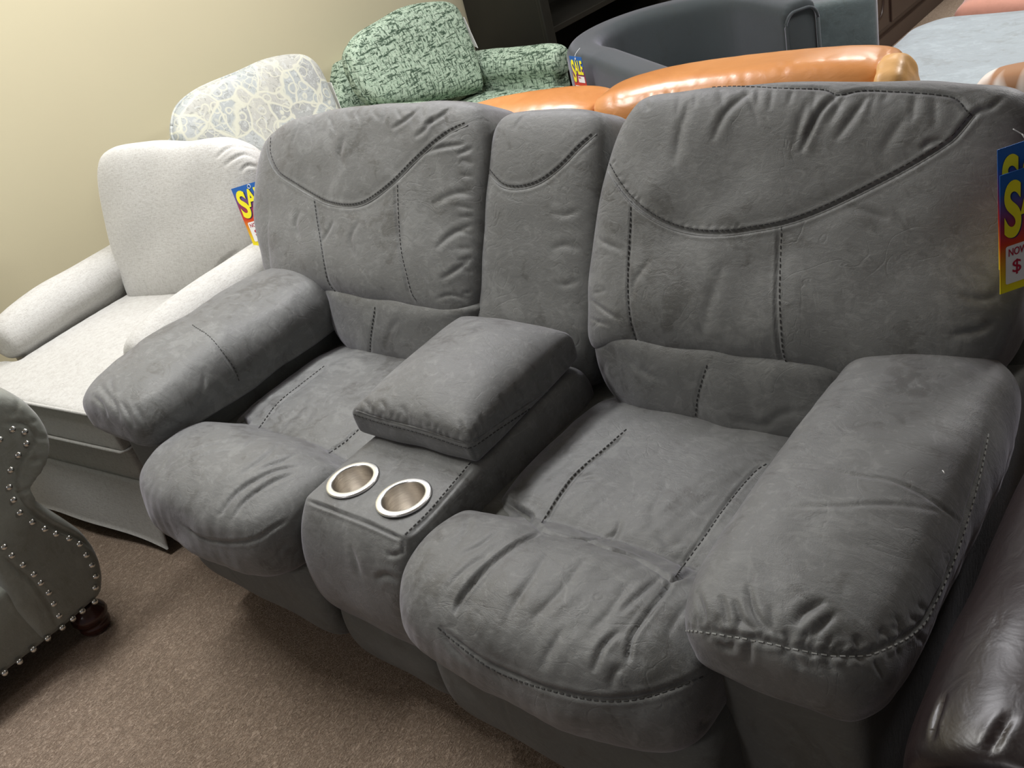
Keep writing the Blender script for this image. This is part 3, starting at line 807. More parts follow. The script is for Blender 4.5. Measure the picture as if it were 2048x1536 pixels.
# ================================================================== FLOOR-LEVEL NEIGHBOURS
# --- nailhead sofa (faces +x)
NP = .045
NS = root('nailhead_sofa', 'grey-green suede rolled-arm sofa with silver nailhead trim, at the left edge', 'sofa', (-.4, -.9, 0))
def pn(pts, x): return np.array([onax(u, v, 0, x) for u, v in pts])
k5 = .5118
def z5(pts): return [(a * k5, 750 + b * k5) for a, b in pts]
arm_out_px = z5([(0, 55), (60, 68), (120, 100), (168, 148), (198, 200), (209, 258), (198, 318), (158, 375), (118, 425), (125, 462), (150, 490), (205, 530), (270, 572), (335, 618), (380, 676), (408, 735), (422, 800), (420, 858), (405, 885), (250, 1010)])
P = pn(arm_out_px, NP)
yo, zo = P[:, 1], P[:, 2]
ymin = -.56
outline = list(zip(yo, zo)) + [(yo[-1] - .01, zo[-1])]
# close the arm section on the inner side
outline += [(-.33, .085), (-.34, .20), (-.31, .40), (-.285, .52), (-.29, .62), (-.26, .70), (-.19, .735)]
outline = np.array(outline)
cen = (-.215, .38)
a1 = pillow(outline, (-.42, 0, 0), (0, 1, 0), (0, 0, 1), (1, 0, 0), .42 + NP, .42, .10, center=cen, n=200, smooth=False)
ns_nails_px = z5([(0, 252), (50, 212), (98, 222), (105, 268), (73, 313), (43, 371), (37, 438), (54, 488), (79, 538), (127, 575), (176, 602), (220, 621), (271, 639), (312, 661), (338, 704), (360, 743), (375, 787), (373, 832), (371, 887), (323, 924), (286, 954), (245, 988),
    (17, 672), (47, 706), (90, 743), (133, 780), (160, 813), (191, 851), (211, 895), (232, 942), (188, 1030), (132, 1073), (78, 1121), (20, 1165)])
soft('arm', a1, .006, 5, M['nail_suede'], NS, lump=[(61, .2, .003, (1, 1, 1))],
     seams=[(z5([(0, 190), (45, 190), (95, 190), (128, 225), (130, 265), (95, 320), (70, 375), (62, 430), (75, 470), (100, 510), (150, 550), (220, 595), (290, 625), (340, 660), (375, 700), (395, 760), (400, 830), (392, 875)]), .008, .006, .6, None),
            (z5([(0, 700), (60, 750), (110, 790), (160, 850), (190, 900), (215, 960), (240, 1010)]), .006, .005, .6, None)],
     wrinkles=[(z5([(70, 80), (66, 130), (50, 165)]), .005, .008), (z5([(175, 150), (140, 180), (110, 185)]), .005, .007), (z5([(208, 250), (170, 245), (135, 240)]), .005, .007), (z5([(190, 335), (150, 330), (110, 345)]), .005, .008),
               (z5([(118, 440), (95, 455), (75, 462)]), .006, .006)])
soft('arm', (a1[0] * np.array([1, -1, 1]) + np.array([0, -2.1, 0]), a1[1]), .012, 4, M['nail_suede'], NS)
soft('frame', box(-.80, -.04, -1.80, -.28, .07, .28), .02, 3, M['nail_suede'], NS)  # unseen box added to block light leaking onto the floor under the sofa
fr = bbox(-.06, .035, -1.80, -.30, .085, .28, .02)
soft('front_rail', fr, .008, 4, M['nail_suede'], NS, lump=[(62, .2, .002, (1, 1, 1))])
soft('seat_cushion', pillow([(-.74, -.68), (-.03, -.68), (-.01, 0), (-.03, .68), (-.74, .68)], (0, -1.05, .36), (1, 0, 0), (0, 1, 0), (0, 0, 1), .10, .08, .4, smooth=False), .012, 5, M['nail_suede'], NS)
soft('backrest', pillow([(-.75, .1), (.75, .1), (.78, .85), (0, .95), (-.78, .85)], (-.84, -1.05, 0), (0, 1, 0), (-.1, 0, 1), (1, 0, 0), .14, .10, .4, smooth=False), .014, 5, M['nail_suede'], NS)
ntree = bvh(*SOFT['arm']) if False else None
nv_, nf_ = None, None
arm_obj = [o for o in NS.children if o.name.startswith('arm')]
dome = lathe([(.0086, -.002), (.0086, .0005), (.0078, .0028), (.006, .0048), (.003, .006), (.0004, .0064)], (0, 0, 0), 16)
nail_mesh = None
for i, (u, v) in enumerate(ns_nails_px):
    p = onax(u, v, 0, NP)
    V0 = dome[0][:, [2, 0, 1]] + np.array([p[0] - .0015, p[1], p[2]])
    if nail_mesh is None:
        n0 = link('nail', dome[0][:, [2, 0, 1]] + np.array([-.4, -.9, 0]), dome[1], M['nail'], NS)
        nail_mesh = n0.data
    else:
        n0 = bpy.data.objects.new('nail', nail_mesh); COL.objects.link(n0); n0.parent = NS
    n0.location = (p[0] - .0015 + .4, p[1] + .9, p[2])
BK_ = 1.12
bun = [(.001, .088), (.030, .088), (.033, .080), (.038, .074), (.046, .062), (.048, .050), (.044, .040), (.036, .033), (.040, .028), (.041, .018), (.036, .006), (.030, 0), (.001, 0)]
for (x, y) in ((.0, -.20), (.0, -1.90), (-.78, -.2), (-.78, -1.9)):
    link('foot', *lathe(bun, (x, y, 0), 40), M['mahogany'], NS)

# --- dark brown leather sofa (right edge, faces -y)
BS = root('leather_sofa', 'dark brown glossy leather rolled-arm sofa at the lower right corner', 'sofa', (3.0, .5, 0))
a = np.linspace(0, 2 * math.pi, 40, endpoint=False)
circ = np.stack([.140 * np.cos(a) * 1.0, .125 * np.sin(a)], 1)
armb = [(x, z) for x, z in circ]
top = pillow(circ, (2.165, .42, .545), (1, 0, 0), (0, 0, 1), (0, -1, 0), .46, .46, .18, smooth=False)
low = box(2.08, 2.26, -.0, .86, .10, .54)
soft('arm', join(top, low), .0055, 7, M['brown'], BS, lump=[(71, .15, .003, (1, 1, 1))],
     wrinkles=[([(1890, 1390), (1880, 1420), (1870, 1450), (1868, 1480)], .0055, .005), ([(2025, 1425), (2008, 1450), (1990, 1480), (1975, 1512)], .005, .006),
               ([(1797, 1425), (1792, 1450), (1800, 1490)], .004, .004)])
fa = np.linspace(0, 2 * math.pi, 49)
ring = np.stack([2.162 + .118 * np.cos(fa), np.full(49, -.042), .530 + .108 * np.sin(fa)], 1)
link('piping', *tube(ring, .005, 8), M['brown'], BS)
disc = pillow(np.stack([.114 * np.cos(a), .104 * np.sin(a)], 1), (2.162, -.036, .530), (1, 0, 0), (0, 0, 1), (0, -1, 0), .012, .02, .4, smooth=False)
link('arm_front', *disc, M['brown'], BS)
soft('seat_cushion', box(2.29, 2.95, -.02, .7, .30, .46), .012, 6, M['brown'], BS)
soft('seat_cushion', box(2.97, 3.63, -.02, .7, .30, .46), .012, 6, M['brown'], BS)
soft('frame', box(2.27, 3.65, .02, .9, .08, .29), .014, 5, M['brown'], BS)
soft('backrest', box(2.27, 3.65, .72, .93, .2, .92), .014, 8, M['brown'], BS)
soft('arm', (join(top, low)[0] * np.array([-1, 1, 1]) + np.array([5.92, 0, 0]), join(top, low)[1]), .012, 4, M['brown'], BS)
for (x, y) in ((2.16, .06), (3.75, .06), (2.16, .8), (3.75, .8)):
    link('leg', *lathe([(.001, 0), (.022, 0), (.03, .1), (.001, .1)], (x, y, 0), 20), M['brownwood'], BS)

# ================================================================== CHAIRS ALONG THE WALL
# --- cream armchair
def lw(M4, V):
    A = np.array(M4); return np.asarray(V, float) @ A[:3, :3].T + A[:3, 3]
CC = root('armchair', 'cream linen skirted armchair with a loose back cushion, beside the grey loveseat', 'armchair', (-.505, .5, 0), math.radians(7))
CM = MW[CC.name]
def cl(raw): return (lw(CM, raw[0]), raw[1])
LN = M['linen']
# local: x -0.42..0.42, front y=-.47, back y=.45
seat_o = [(-.40, -.45), (.40, -.45), (.40, -.30), (.30, -.29), (.30, .25), (-.30, .25), (-.30, -.29), (-.40, -.30)]
def slab(o, z0, z1, e=.16): return pillow(o, (0, 0, (z0 + z1) / 2), (1, 0, 0), (0, 1, 0), (0, 0, 1), (z1 - z0) / 2, (z1 - z0) / 2, e, center=(0, -.36), smooth=False, n=260)
def domeseat(V):
    V = V.copy(); q = lw(CM.inverted(), V)
    t = np.clip(1 - (q[:, 0] / .40) ** 2, 0, 1) * np.clip(1 - ((q[:, 1] + .1) / .4) ** 2, 0, 1)
    V[:, 2] += np.clip((V[:, 2] - .40) / .06, 0, 1) * t * .02
    return V
soft('seat_cushion', cl(join(box(-.40, .40, -.45, -.28, .355, .475), box(-.30, .30, -.30, .26, .355, .475))), .007, 3, LN, CC, shape=domeseat)
def cord(pts, r, parent, m, name='piping'):
    P_ = lw(CM, pts) if parent is CC else np.asarray(pts, float)
    return link(name, *tube(P_, r, 8), m, parent)
cord([(-.305, -.29, .476), (-.395, -.30, .474), (-.402, -.44, .474), (-.39, -.452, .474), (0, -.453, .474), (.39, -.452, .474), (.402, -.44, .474), (.395, -.30, .474)], .0055, CC, LN)
cord([(-.40, -.44, .356), (-.39, -.453, .356), (0, -.454, .356), (.39, -.453, .356), (.402, -.44, .356), (.395, -.28, .356)], .005, CC, LN)
soft('frame', cl(join(box(-.385, .385, -.43, .42, .22, .35))), .01, 3, LN, CC)
def carm(sx):
    c_ = np.linspace(0, 2 * math.pi, 36, endpoint=False)
    o = np.stack([.088 * np.cos(c_), .078 * np.sin(c_)], 1)
    top = pillow(o, (sx * .365, .06, .555), (1, 0, 0), (0, 0, 1), (0, -1, 0), .34, .34, .30, smooth=False)
    return join(top, box(sx * .365 - .055, sx * .365 + .055, -.24, .38, .20, .56))
def slope(V):
    V = V.copy(); q = lw(CM.inverted(), V)
    V[:, 2] -= np.clip((V[:, 2] - .35) / .2, 0, 1) * np.clip((.0 - q[:, 1]) / .28, 0, 1) ** 2 * .03
    return V
for sx in (-1, 1):
    soft('arm', cl(carm(sx)), .007, 6, LN, CC, shape=slope, lump=[(80 + sx, .2, .003, (1, 1, 1))])
soft('backrest', cl(pillow([(-.37, .2), (.37, .2), (.38, .70), (.30, .78), (-.30, .78), (-.38, .70)], (0, .40, 0), (1, 0, 0), (0, .08, 1), (0, -1, 0), .05, .05, .35, smooth=False)), .009, 6, LN, CC)
# skirt with kick pleats: front panel, side panels
def skirt(p0, p1, n=40, z0=.02, z1=.235, flare=.03, seed=1, curl=.0):
    p0, p1 = np.array(p0, float), np.array(p1, float); d = (p1 - p0); nrm = np.array([d[1], -d[0]]) / np.linalg.norm(d)
    rows = 12; V = []
    rr = np.random.RandomState(seed); ph = rr.uniform(0, 6)
    for s in (0, 1):
        for i in range(rows):
            t = i / (rows - 1)
            for j in range(n):
                q = p0 + d * j / (n - 1)
                off = flare * t ** 1.3 + .006 * math.sin(j / n * 9 + ph) * t + s * -.006
                z = z1 + (z0 - z1) * t + curl * math.sin(j / (n - 1) * math.pi) * t
                V.append((q[0] + nrm[0] * off, q[1] + nrm[1] * off, z))
    F = []
    m_ = rows * n
    for s in (0, 1):
        for i in range(rows - 1):
            for j in range(n - 1):
                a_ = s * m_ + i * n + j; f = [a_, a_ + 1, a_ + n + 1, a_ + n]
                F.append(f if s else f[::-1])
    for i in range(rows - 1):
        for j in (0, n - 1):
            a_ = i * n + j; F.append([a_, a_ + n, m_ + a_ + n, m_ + a_])
    for j in range(n - 1):
        for i in (0, rows - 1):
            a_ = i * n + j; F.append([a_, a_ + 1, m_ + a_ + 1, m_ + a_])
    return np.array(V), F
for i, (a_, b_) in enumerate((((-.39, -.435), (.385, -.435)), ((.39, -.425), (.39, .40)), ((-.39, .40), (-.39, -.425)))):
    link('skirt', *cl(skirt(a_, b_, seed=i, flare=.045 if i == 0 else .03, curl=.03 if i == 0 else 0)), LN, CC)
link('skirt', *cl(skirt((.35, -.41), (.385, -.38), n=6, flare=.01, seed=7)), LN, CC)
for x in (-.34, .34):
    for y in (-.38, .36):
        link('leg', *cl(box(x - .02, x + .02, y - .02, y + .02, 0, .22)), M['darkwood'], CC, smooth=False)
# loose back cushion traced on its leaning plane
cn = lw(CM, [(.14, -1, .32)])[0] - lw(CM, [(0, 0, 0)])[0]; cn /= np.linalg.norm(cn)
cP = lw(CM, [(0, .27, .60)])[0]
cU = np.cross(cn, (0, 0, 1.0)); cU = cU / np.linalg.norm(cU); cU = cU if cU[0] > 0 else -cU; cV = np.cross(cn, cU); cV = cV if cV[2] > 0 else -cV
def plane_out(px, P0, U, Vv, N):
    out = []
    for u, v in px:
        q = onplane(u, v, P0, N) - P0; out.append((q @ U, q @ Vv))
    return out
co_px = [(212, 330), (232, 297), (290, 284), (370, 282), (435, 274), (475, 283), (505, 298), (528, 330), (540, 400), (540, 460), (525, 500), (470, 545), (400, 588), (335, 606), (285, 606), (265, 570), (240, 500), (220, 420)]
out = plane_out(co_px, cP, cU, cV, cn)
soft('back_cushion', pillow(out, cP, cU, cV, cn, .075, .08, .5), .006, 5, LN, CC, lump=[(83, .18, .004, (1, 1, 1))],
     wrinkles=[([(515, 300), (480, 292), (455, 295), (430, 318)], .008, .007), ([(515, 318), (490, 308), (465, 318), (445, 335)], .007, .007), ([(515, 335), (495, 330), (480, 345)], .006, .006), ([(480, 500), (450, 520), (425, 550)], .006, .008), ([(300, 600), (290, 570), (285, 560)], .005, .007)])

# --- chairs facing +x, backs to the wall
def club(name, label, mt, cx, cy, out_px, xp, arms, rz, seed, armz=.62, lenx=.40):
    t = root(name, label, 'armchair', (cx, cy, 0), rz)
    A = MW[t.name]
    def w_(raw): return (lw(A, raw[0]), raw[1])
    N = lw(A, [(1, 0, .30)])[0] - lw(A, [(0, 0, 0)])[0]; N /= np.linalg.norm(N)
    U = lw(A, [(0, 1, 0)])[0] - lw(A, [(0, 0, 0)])[0]
    Vv = np.cross(N, U); Vv = Vv if Vv[2] > 0 else -Vv
    P0 = lw(A, [(xp, 0, .62)])[0]
    out = plane_out(out_px, P0, U, Vv, N)
    bc = soft('back_cushion', pillow(out, P0, U, Vv, N, .08, .07, .5), .008, 5, mt, t, lump=[(seed, .2, .004, (1, 1, 1))])
    ol = catmull(out, 6, True); ol = np.vstack([ol, ol[:1]])
    pp = [P0 + a_ * 1.0 * U + b_ * 1.0 * Vv + N * .012 for a_, b_ in ol]
    link('piping', *tube(pp, .006, 6), mt, bc)
    hw = arms
    soft('backrest', w_(pillow([(-hw * .92, .2), (hw * .92, .2), (hw * .95, .62), (hw * .6, .80), (-hw * .6, .80), (-hw * .95, .62)], (-.36, 0, 0), (0, 1, 0), (-.15, 0, 1), (1, 0, 0), .08, .07, .4, smooth=False)), .012, 6, mt, t)
    for s in (-1, 1):
        c_ = np.linspace(0, 2 * math.pi, 32, endpoint=False)
        o = np.stack([.085 * np.cos(c_), .082 * np.sin(c_)], 1)
        top = pillow(o, (0, s * (hw - .02), armz - .082), (0, 1, 0), (0, 0, 1), (1, 0, 0), lenx, .36, .28, smooth=False)
        lowb = box(-.36, lenx - .04, s * (hw - .02) - .065, s * (hw - .02) + .065, .09, armz - .08)
        soft('arm', w_(join(top, lowb)), .010, 7, mt, t, lump=[(seed + 1, .2, .003, (1, 1, 1))])
    soft('seat_cushion', w_(pillow([(-.30, -hw + .08), (.42, -hw + .07), (.47, 0), (.42, hw - .07), (-.30, hw - .08)], (0, 0, .40), (1, 0, 0), (0, 1, 0), (0, 0, 1), .075, .075, .3, smooth=False)), .010, 4, mt, t, lump=[(seed + 2, .2, .003, (1, 1, 1))])
    soft('frame', w_(box(-.36, .40, -hw + .04, hw - .04, .10, .33)), .012, 4, mt, t)
    for x in (-.28, .34):
        for y in (-hw + .1, hw - .1):
            link('leg', *w_(lathe([(.001, 0), (.018, 0), (.026, .12), (.001, .12)], (x, y, 0), 16)), M['brownwood'], t)
    return t
FL = club('armchair', 'pale floral-print armchair against the cream wall', M['floral'], -.80, 1.50,
     [(341, 255), (352, 215), (395, 180), (470, 148), (530, 122), (590, 113), (622, 128), (645, 165), (672, 225), (700, 300), (690, 350), (600, 380), (500, 370), (400, 330), (350, 290)], -.13, .40, 0, 90)
GR = club('armchair', 'green tweed club armchair against the cream wall', M['tweed'], -.80, 2.44,
     [(690, 118), (705, 78), (755, 45), (800, 20), (850, 9), (890, 10), (912, 32), (935, 90), (958, 172), (950, 185), (900, 195), (850, 205), (800, 215), (752, 212), (715, 180)], -.13, .40, 0, 93, armz=.64, lenx=.36)
# white card tags behind the two backs
def card(px4, ax, val, name, label, th=.0012):
    P_ = np.array([onax(u, v, ax, val) for u, v in px4])
    n = np.cross(P_[1] - P_[0], P_[3] - P_[0]); n /= np.linalg.norm(n)
    V = np.vstack([P_ - n * th, P_ + n * th])
    F = [[0, 3, 2, 1], [4, 5, 6, 7]] + [[i, (i + 1) % 4, 4 + (i + 1) % 4, 4 + i] for i in range(4)]
    o = link(name, V, F, M['paper'], None, smooth=False)
    tag(o, label, 'tag')
    return o
card([(653, 165), (662, 165), (684, 222), (672, 222)], 1, 1.88, 'hang_tag', 'white card hang tag behind the floral armchair back')
card([(917, 36), (928, 34), (956, 96), (944, 90)], 1, 2.80, 'hang_tag', 'white card hang tag behind the green tweed armchair back')

# ================================================================== BEHIND THE LOVESEAT
# --- orange leather sofa, back to back
OR = root('leather_sofa', 'glossy tan-orange leather sofa standing behind the grey loveseat', 'sofa', (1.0, 1.75, 0), math.radians(8))
OM = MW[OR.name]
def ol_(raw): return (lw(OM, raw[0]), raw[1])
def ocush(x0, x1, ztop):
    w_ = (x1 - x0)
    o = [(0, .0), (w_, .0), (w_ + .005, .30), (w_ - .02, ztop - .50), (w_ * .5, ztop - .485), (.03, ztop - .51), (-.005, .30)]
    return pillow(o, (x0, -.36, .48), (1, 0, 0), (0, .10, 1), (0, -1, 0), .12, .12, .42)
def oshape(V):
    return V
soft('back_cushion', ol_(ocush(-.80, -.262, .865)), .008, 6, M['orange'], OR, lump=[(101, .3, .004, (1, 1, 1)), (108, .05, .0006, (1, .5, .5))], wrinkles=gathers([(930, 205), (1050, 190), (1170, 180)], 1, 10, 15, 40, .0018, .007, 31))
soft('back_cushion', ol_(ocush(-.258, .475, .895)), .008, 6, M['orange'], OR, lump=[(102, .3, .004, (1, 1, 1)), (109, .06, .0006, (1, .5, .5))],
     wrinkles=[([(1775, 95), (1765, 130), (1760, 158)], .005, .006)] + gathers([(1190, 190), (1400, 150), (1600, 115), (1760, 100)], 1, 14, 15, 45, .0018, .008, 32))
soft('backrest', ol_(box(-.85, .56, -.46, -.30, .08, .74)), .012, 6, M['orange'], OR)
soft('frame', ol_(box(-.85, .50, -.42, .14, .08, .32)), .014, 5, M['orange'], OR)
for x0, x1 in ((-.66, -.12), (-.10, .30)):
    soft('seat_cushion', ol_(box(x0, x1, -.22, .16, .31, .44)), .012, 7, M['orange'], OR)
for x0, x1 in ((-.87, -.68), (.32, .50)):
    soft('arm', ol_(box(x0, x1, -.40, .14, .08, .50)), .012, 8, M['orange'], OR)
soft('side_panel', ol_(pillow([(-.12, .49), (.06, .49), (.075, .75), (.055, .855), (-.02, .885), (-.11, .855), (-.12, .75)], (.478, -.36, 0), (0, 1, 0), (0, 0, 1), (1, 0, 0), .055, .03, .5)), .007, 5, M['tan'], OR, lump=[(107, .05, .004, (1, 1, 1))])
for x in (-.78, .42):
    for y in (-.38, .06):
        link('leg', *ol_(lathe([(.001, 0), (.018, 0), (.026, .1), (.001, .1)], (x, y, 0), 16)), M['brownwood'], OR)

# --- charcoal tub chair
TB = root('tub_chair', 'charcoal grey tub chair with a curved low back, behind the orange sofa', 'armchair', (.23, 2.70, 0), math.radians(-30))
TM = MW[TB.name]
path = []
R0 = .365
for i in range(5): path.append((.62 - .155 * i, -R0, 0))
for i in range(1, 24):
    a_ = -math.pi / 2 - math.pi * i / 24
    path.append((R0 * math.cos(a_) * 1.05, R0 * math.sin(a_), 0))
for i in range(5): path.append((.0 + .08 * i, R0, 0))
path = np.array(path)
sec = sec_round(.15, .63, .05)
Pz = path + np.array([0, 0, .40])
shell = sweep(Pz, sec)
def tubtop(V):
    V = V.copy(); q = lw(TM.inverted(), V)
    k_ = np.clip((q[:, 0] - .1) / .45, 0, 1)
    V[:, 2] -= np.clip((V[:, 2] - .3) / .4, 0, 1) * k_ * .03
    return V
soft('back_shell', (lw(TM, shell[0]), shell[1]), .010, 5, M['tub'], TB, shape=tubtop)
st = []
for a_ in np.linspace(0, 2 * math.pi, 40, endpoint=False): st.append((.31 * math.cos(a_), .31 * math.sin(a_)))
soft('seat_cushion', (lw(TM, join(pillow([(-.28, -.15), (-.15, -.28), (.27, -.29), (.35, -.25), (.38, 0), (.35, .25), (.27, .29), (-.15, .28), (-.28, .15)], (0, 0, .38), (1, 0, 0), (0, 1, 0), (0, 0, 1), .08, .28, .25))[0]), join(pillow([(-.28, -.15), (-.15, -.28), (.27, -.29), (.35, -.25), (.38, 0), (.35, .25), (.27, .29), (-.15, .28), (-.28, .15)], (0, 0, .38), (1, 0, 0), (0, 1, 0), (0, 0, 1), .08, .28, .25))[1]), .012, 4, M['tub'], TB)
# piping round both arm fronts
for s in (1,):
    sr = sec_round(.15, .58, .05) * .97
    ringp = [(.327, s * R0 + a_, .385 + b_) for a_, b_ in sr] + [(.327, s * R0 + sr[0][0], .385 + sr[0][1])]
    link('piping', *tube(lw(TM, ringp), .006, 6), M['tub'], TB)
for x, y in ((.25, .3), (.25, -.3), (-.25, .2), (-.25, -.2)):
    link('leg', *lw2 if False else (lw(TM, lathe([(.001, 0), (.018, 0), (.026, .12), (.001, .12)], (x, y, 0), 16)[0]), lathe([(.001, 0), (.018, 0), (.026, .12), (.001, .12)], (x, y, 0), 16)[1]), M['darkwood'], TB)

# --- slate velvet armchair beyond
VL = root('armchair', 'slate blue-grey velvet armchair behind the charcoal tub chair', 'armchair', (.31, 3.63, 0), math.radians(20))
VM = MW[VL.name]
def vl(raw): return (lw(VM, raw[0]), raw[1])
soft('seat_cushion', vl(box(-.30, .36, -.20, .20, .30, .46)), .012, 8, M['bluegrey'], VL)
soft('frame', vl(box(-.36, .34, -.26, .26, .06, .30)), .012, 5, M['velvet'], VL)
soft('backrest', vl(box(-.44, -.26, -.30, .30, .06, .80)), .012, 9, M['velvet'], VL)
for s in (-1, 1):
    soft('arm', vl(box(-.40, .36, s * .26 - .06, s * .26 + .06, .06, .56)), .011, 9, M['velvet'], VL)

# --- blue grey ottoman / chaise, coral seat, cowhide chair
soft_o = pillow([(0, .1), (.0, 1.15), (.08, 1.27), (1.2, 1.32), (1.3, 1.2), (1.3, 0), (.1, 0)], (.93, 2.16, .24), (1, 0, 0), (0, 1, 0), (0, 0, 1), .22, .20, .16, smooth=False)
OT = root('ottoman', 'large blue-grey suede ottoman beyond the orange sofa', 'ottoman', (1.6, 2.7, 0))
soft('cushion', soft_o, .012, 10, M['bluegrey'], OT, lump=[(111, .5, .008, (1, 1, 1))])
for x, y in ((1.15, 2.3), (2.1, 2.3), (1.15, 3.1), (2.1, 3.1)):
    link('leg', *lathe([(.001, 0), (.02, 0), (.025, .06), (.001, .06)], (x, y, 0), 16), M['darkwood'], OT)
CO = root('ottoman', 'coral pink upholstered ottoman behind the blue-grey ottoman', 'ottoman', (1.6, 4.1, 0))
soft('cushion', pillow([(0, .1), (0, .6), (.12, .75), (1.2, .78), (1.2, 0), (.12, 0)], (.95, 3.80, .25), (1, 0, 0), (0, 1, 0), (0, 0, 1), .16, .15, .3), .014, 8, M['coral'], CO)
for x, y in ((1.15, 3.97), (1.95, 3.97), (1.15, 4.37), (1.95, 4.37)):
    link('leg', *lathe([(.001, 0), (.02, 0), (.025, .14), (.001, .14)], (x, y, 0), 16), M['darkwood'], CO)
CW = root('armchair', 'black armchair with a brown and white cowhide back, right of the orange sofa', 'armchair', (2.15, 1.75, 0))
soft('frame', box(1.80, 2.5, 1.36, 2.15, .03, .40), .014, 6, M['black'], CW)
soft('arm', box(1.78, 1.90, 1.34, 2.15, .06, .62), .012, 7, M['black'], CW)
soft('arm', box(2.42, 2.54, 1.34, 2.15, .06, .62), .012, 7, M['black'], CW)
soft('backrest', box(1.76, 2.52, 1.36, 1.42, .3, .80), .012, 6, M['black'], CW)
soft('back_cushion', pillow([(0, 0), (.72, 0), (.74, .25), (.66, .33), (.08, .33), (-.02, .25)], (1.73, 1.42, .535), (1, 0, 0), (0, -.1, 1), (0, -1, 0), .07, .07, .45), .009, 5, M['cowhide'], CW)

# --- black bookcase against the wall
BK = root('bookcase', 'tall black wooden bookcase against the wall beyond the green armchair', 'bookcase', (-1.05, 3.7, 0))
link('side_panel', *bbox(-1.29, -.80, 3.16, 3.19, 0, 2.0, .003), M['darkwood'], BK, smooth=False)
link('side_panel', *bbox(-1.29, -.80, 4.36, 4.39, 0, 2.0, .003), M['darkwood'], BK, smooth=False)
link('face_frame', *join(bbox(-.80, -.775, 3.15, 3.22, 0, 2.0, .006), bbox(-.80, -.775, 4.33, 4.40, 0, 2.0, .006), bbox(-.80, -.78, 3.22, 4.33, .0, .12, .004)), M['darkwood'], BK, smooth=False)
link('back_panel', *bbox(-1.29, -1.28, 3.19, 4.36, .05, 2.0, .002), M['darkwood'], BK, smooth=False)
for z in (.12, .61, 1.05, 1.5, 1.96):
    link('shelf', *bbox(-1.28, -.815, 3.19, 4.36, z - .03, z, .004), M['darkwood'], BK, smooth=False)

# --- dark brown dresser with moulded panels
DR = root('dresser', 'dark brown carved wooden dresser at the top behind the velvet armchair', 'dresser', (.15, 5.2, 0))
link('body', *bbox(-.10, .38, 4.2, 6.4, .07, .85, .01), M['brownwood'], DR, smooth=False)
link('plinth', *bbox(-.08, .40, 4.22, 6.38, .0, .09, .006), M['brownwood'], DR, smooth=False)
def moulding(y0, y1, z0, z1, arch=False):
    if arch:
        yc = (y0 + y1) / 2; ry = (y1 - y0) / 2; rz = (z1 - z0) / 2; zc = (z0 + z1) / 2
        pts = [(.386, yc + ry * np.sign(math.cos(t)) * abs(math.cos(t)) ** .6, zc + rz * np.sign(math.sin(t)) * abs(math.sin(t)) ** .6) for t in np.linspace(0, 2 * math.pi, 49)]
    else: pts = [(.386, y0, z0), (.386, y1, z0), (.386, y1, z1), (.386, y0, z1), (.386, y0, z0)]
    return tube(np.array(pts, float), .010, 6)
d0 = link('door', *bbox(.375, .388, 4.24, 4.62, .12, .80, .004), M['brownwood'], DR, smooth=False)
link('moulding', *moulding(4.30, 4.56, .18, .74, True), M['brownwood'], d0)
for i in range(3):
    for (z0, z1) in ((.12, .33), (.35, .56), (.58, .79)):
        y0 = 4.66 + i * .57
        d_ = link('drawer', *bbox(.375, .39, y0, y0 + .54, z0, z1, .006), M['brownwood'], DR, smooth=False)
        link('knob', *join(tube(np.array([(.388, y0 + .17, (z0 + z1) / 2), (.405, y0 + .17, (z0 + z1) / 2), (.405, y0 + .37, (z0 + z1) / 2), (.388, y0 + .37, (z0 + z1) / 2)], float), .005, 6)), M['brownwood'], d_)

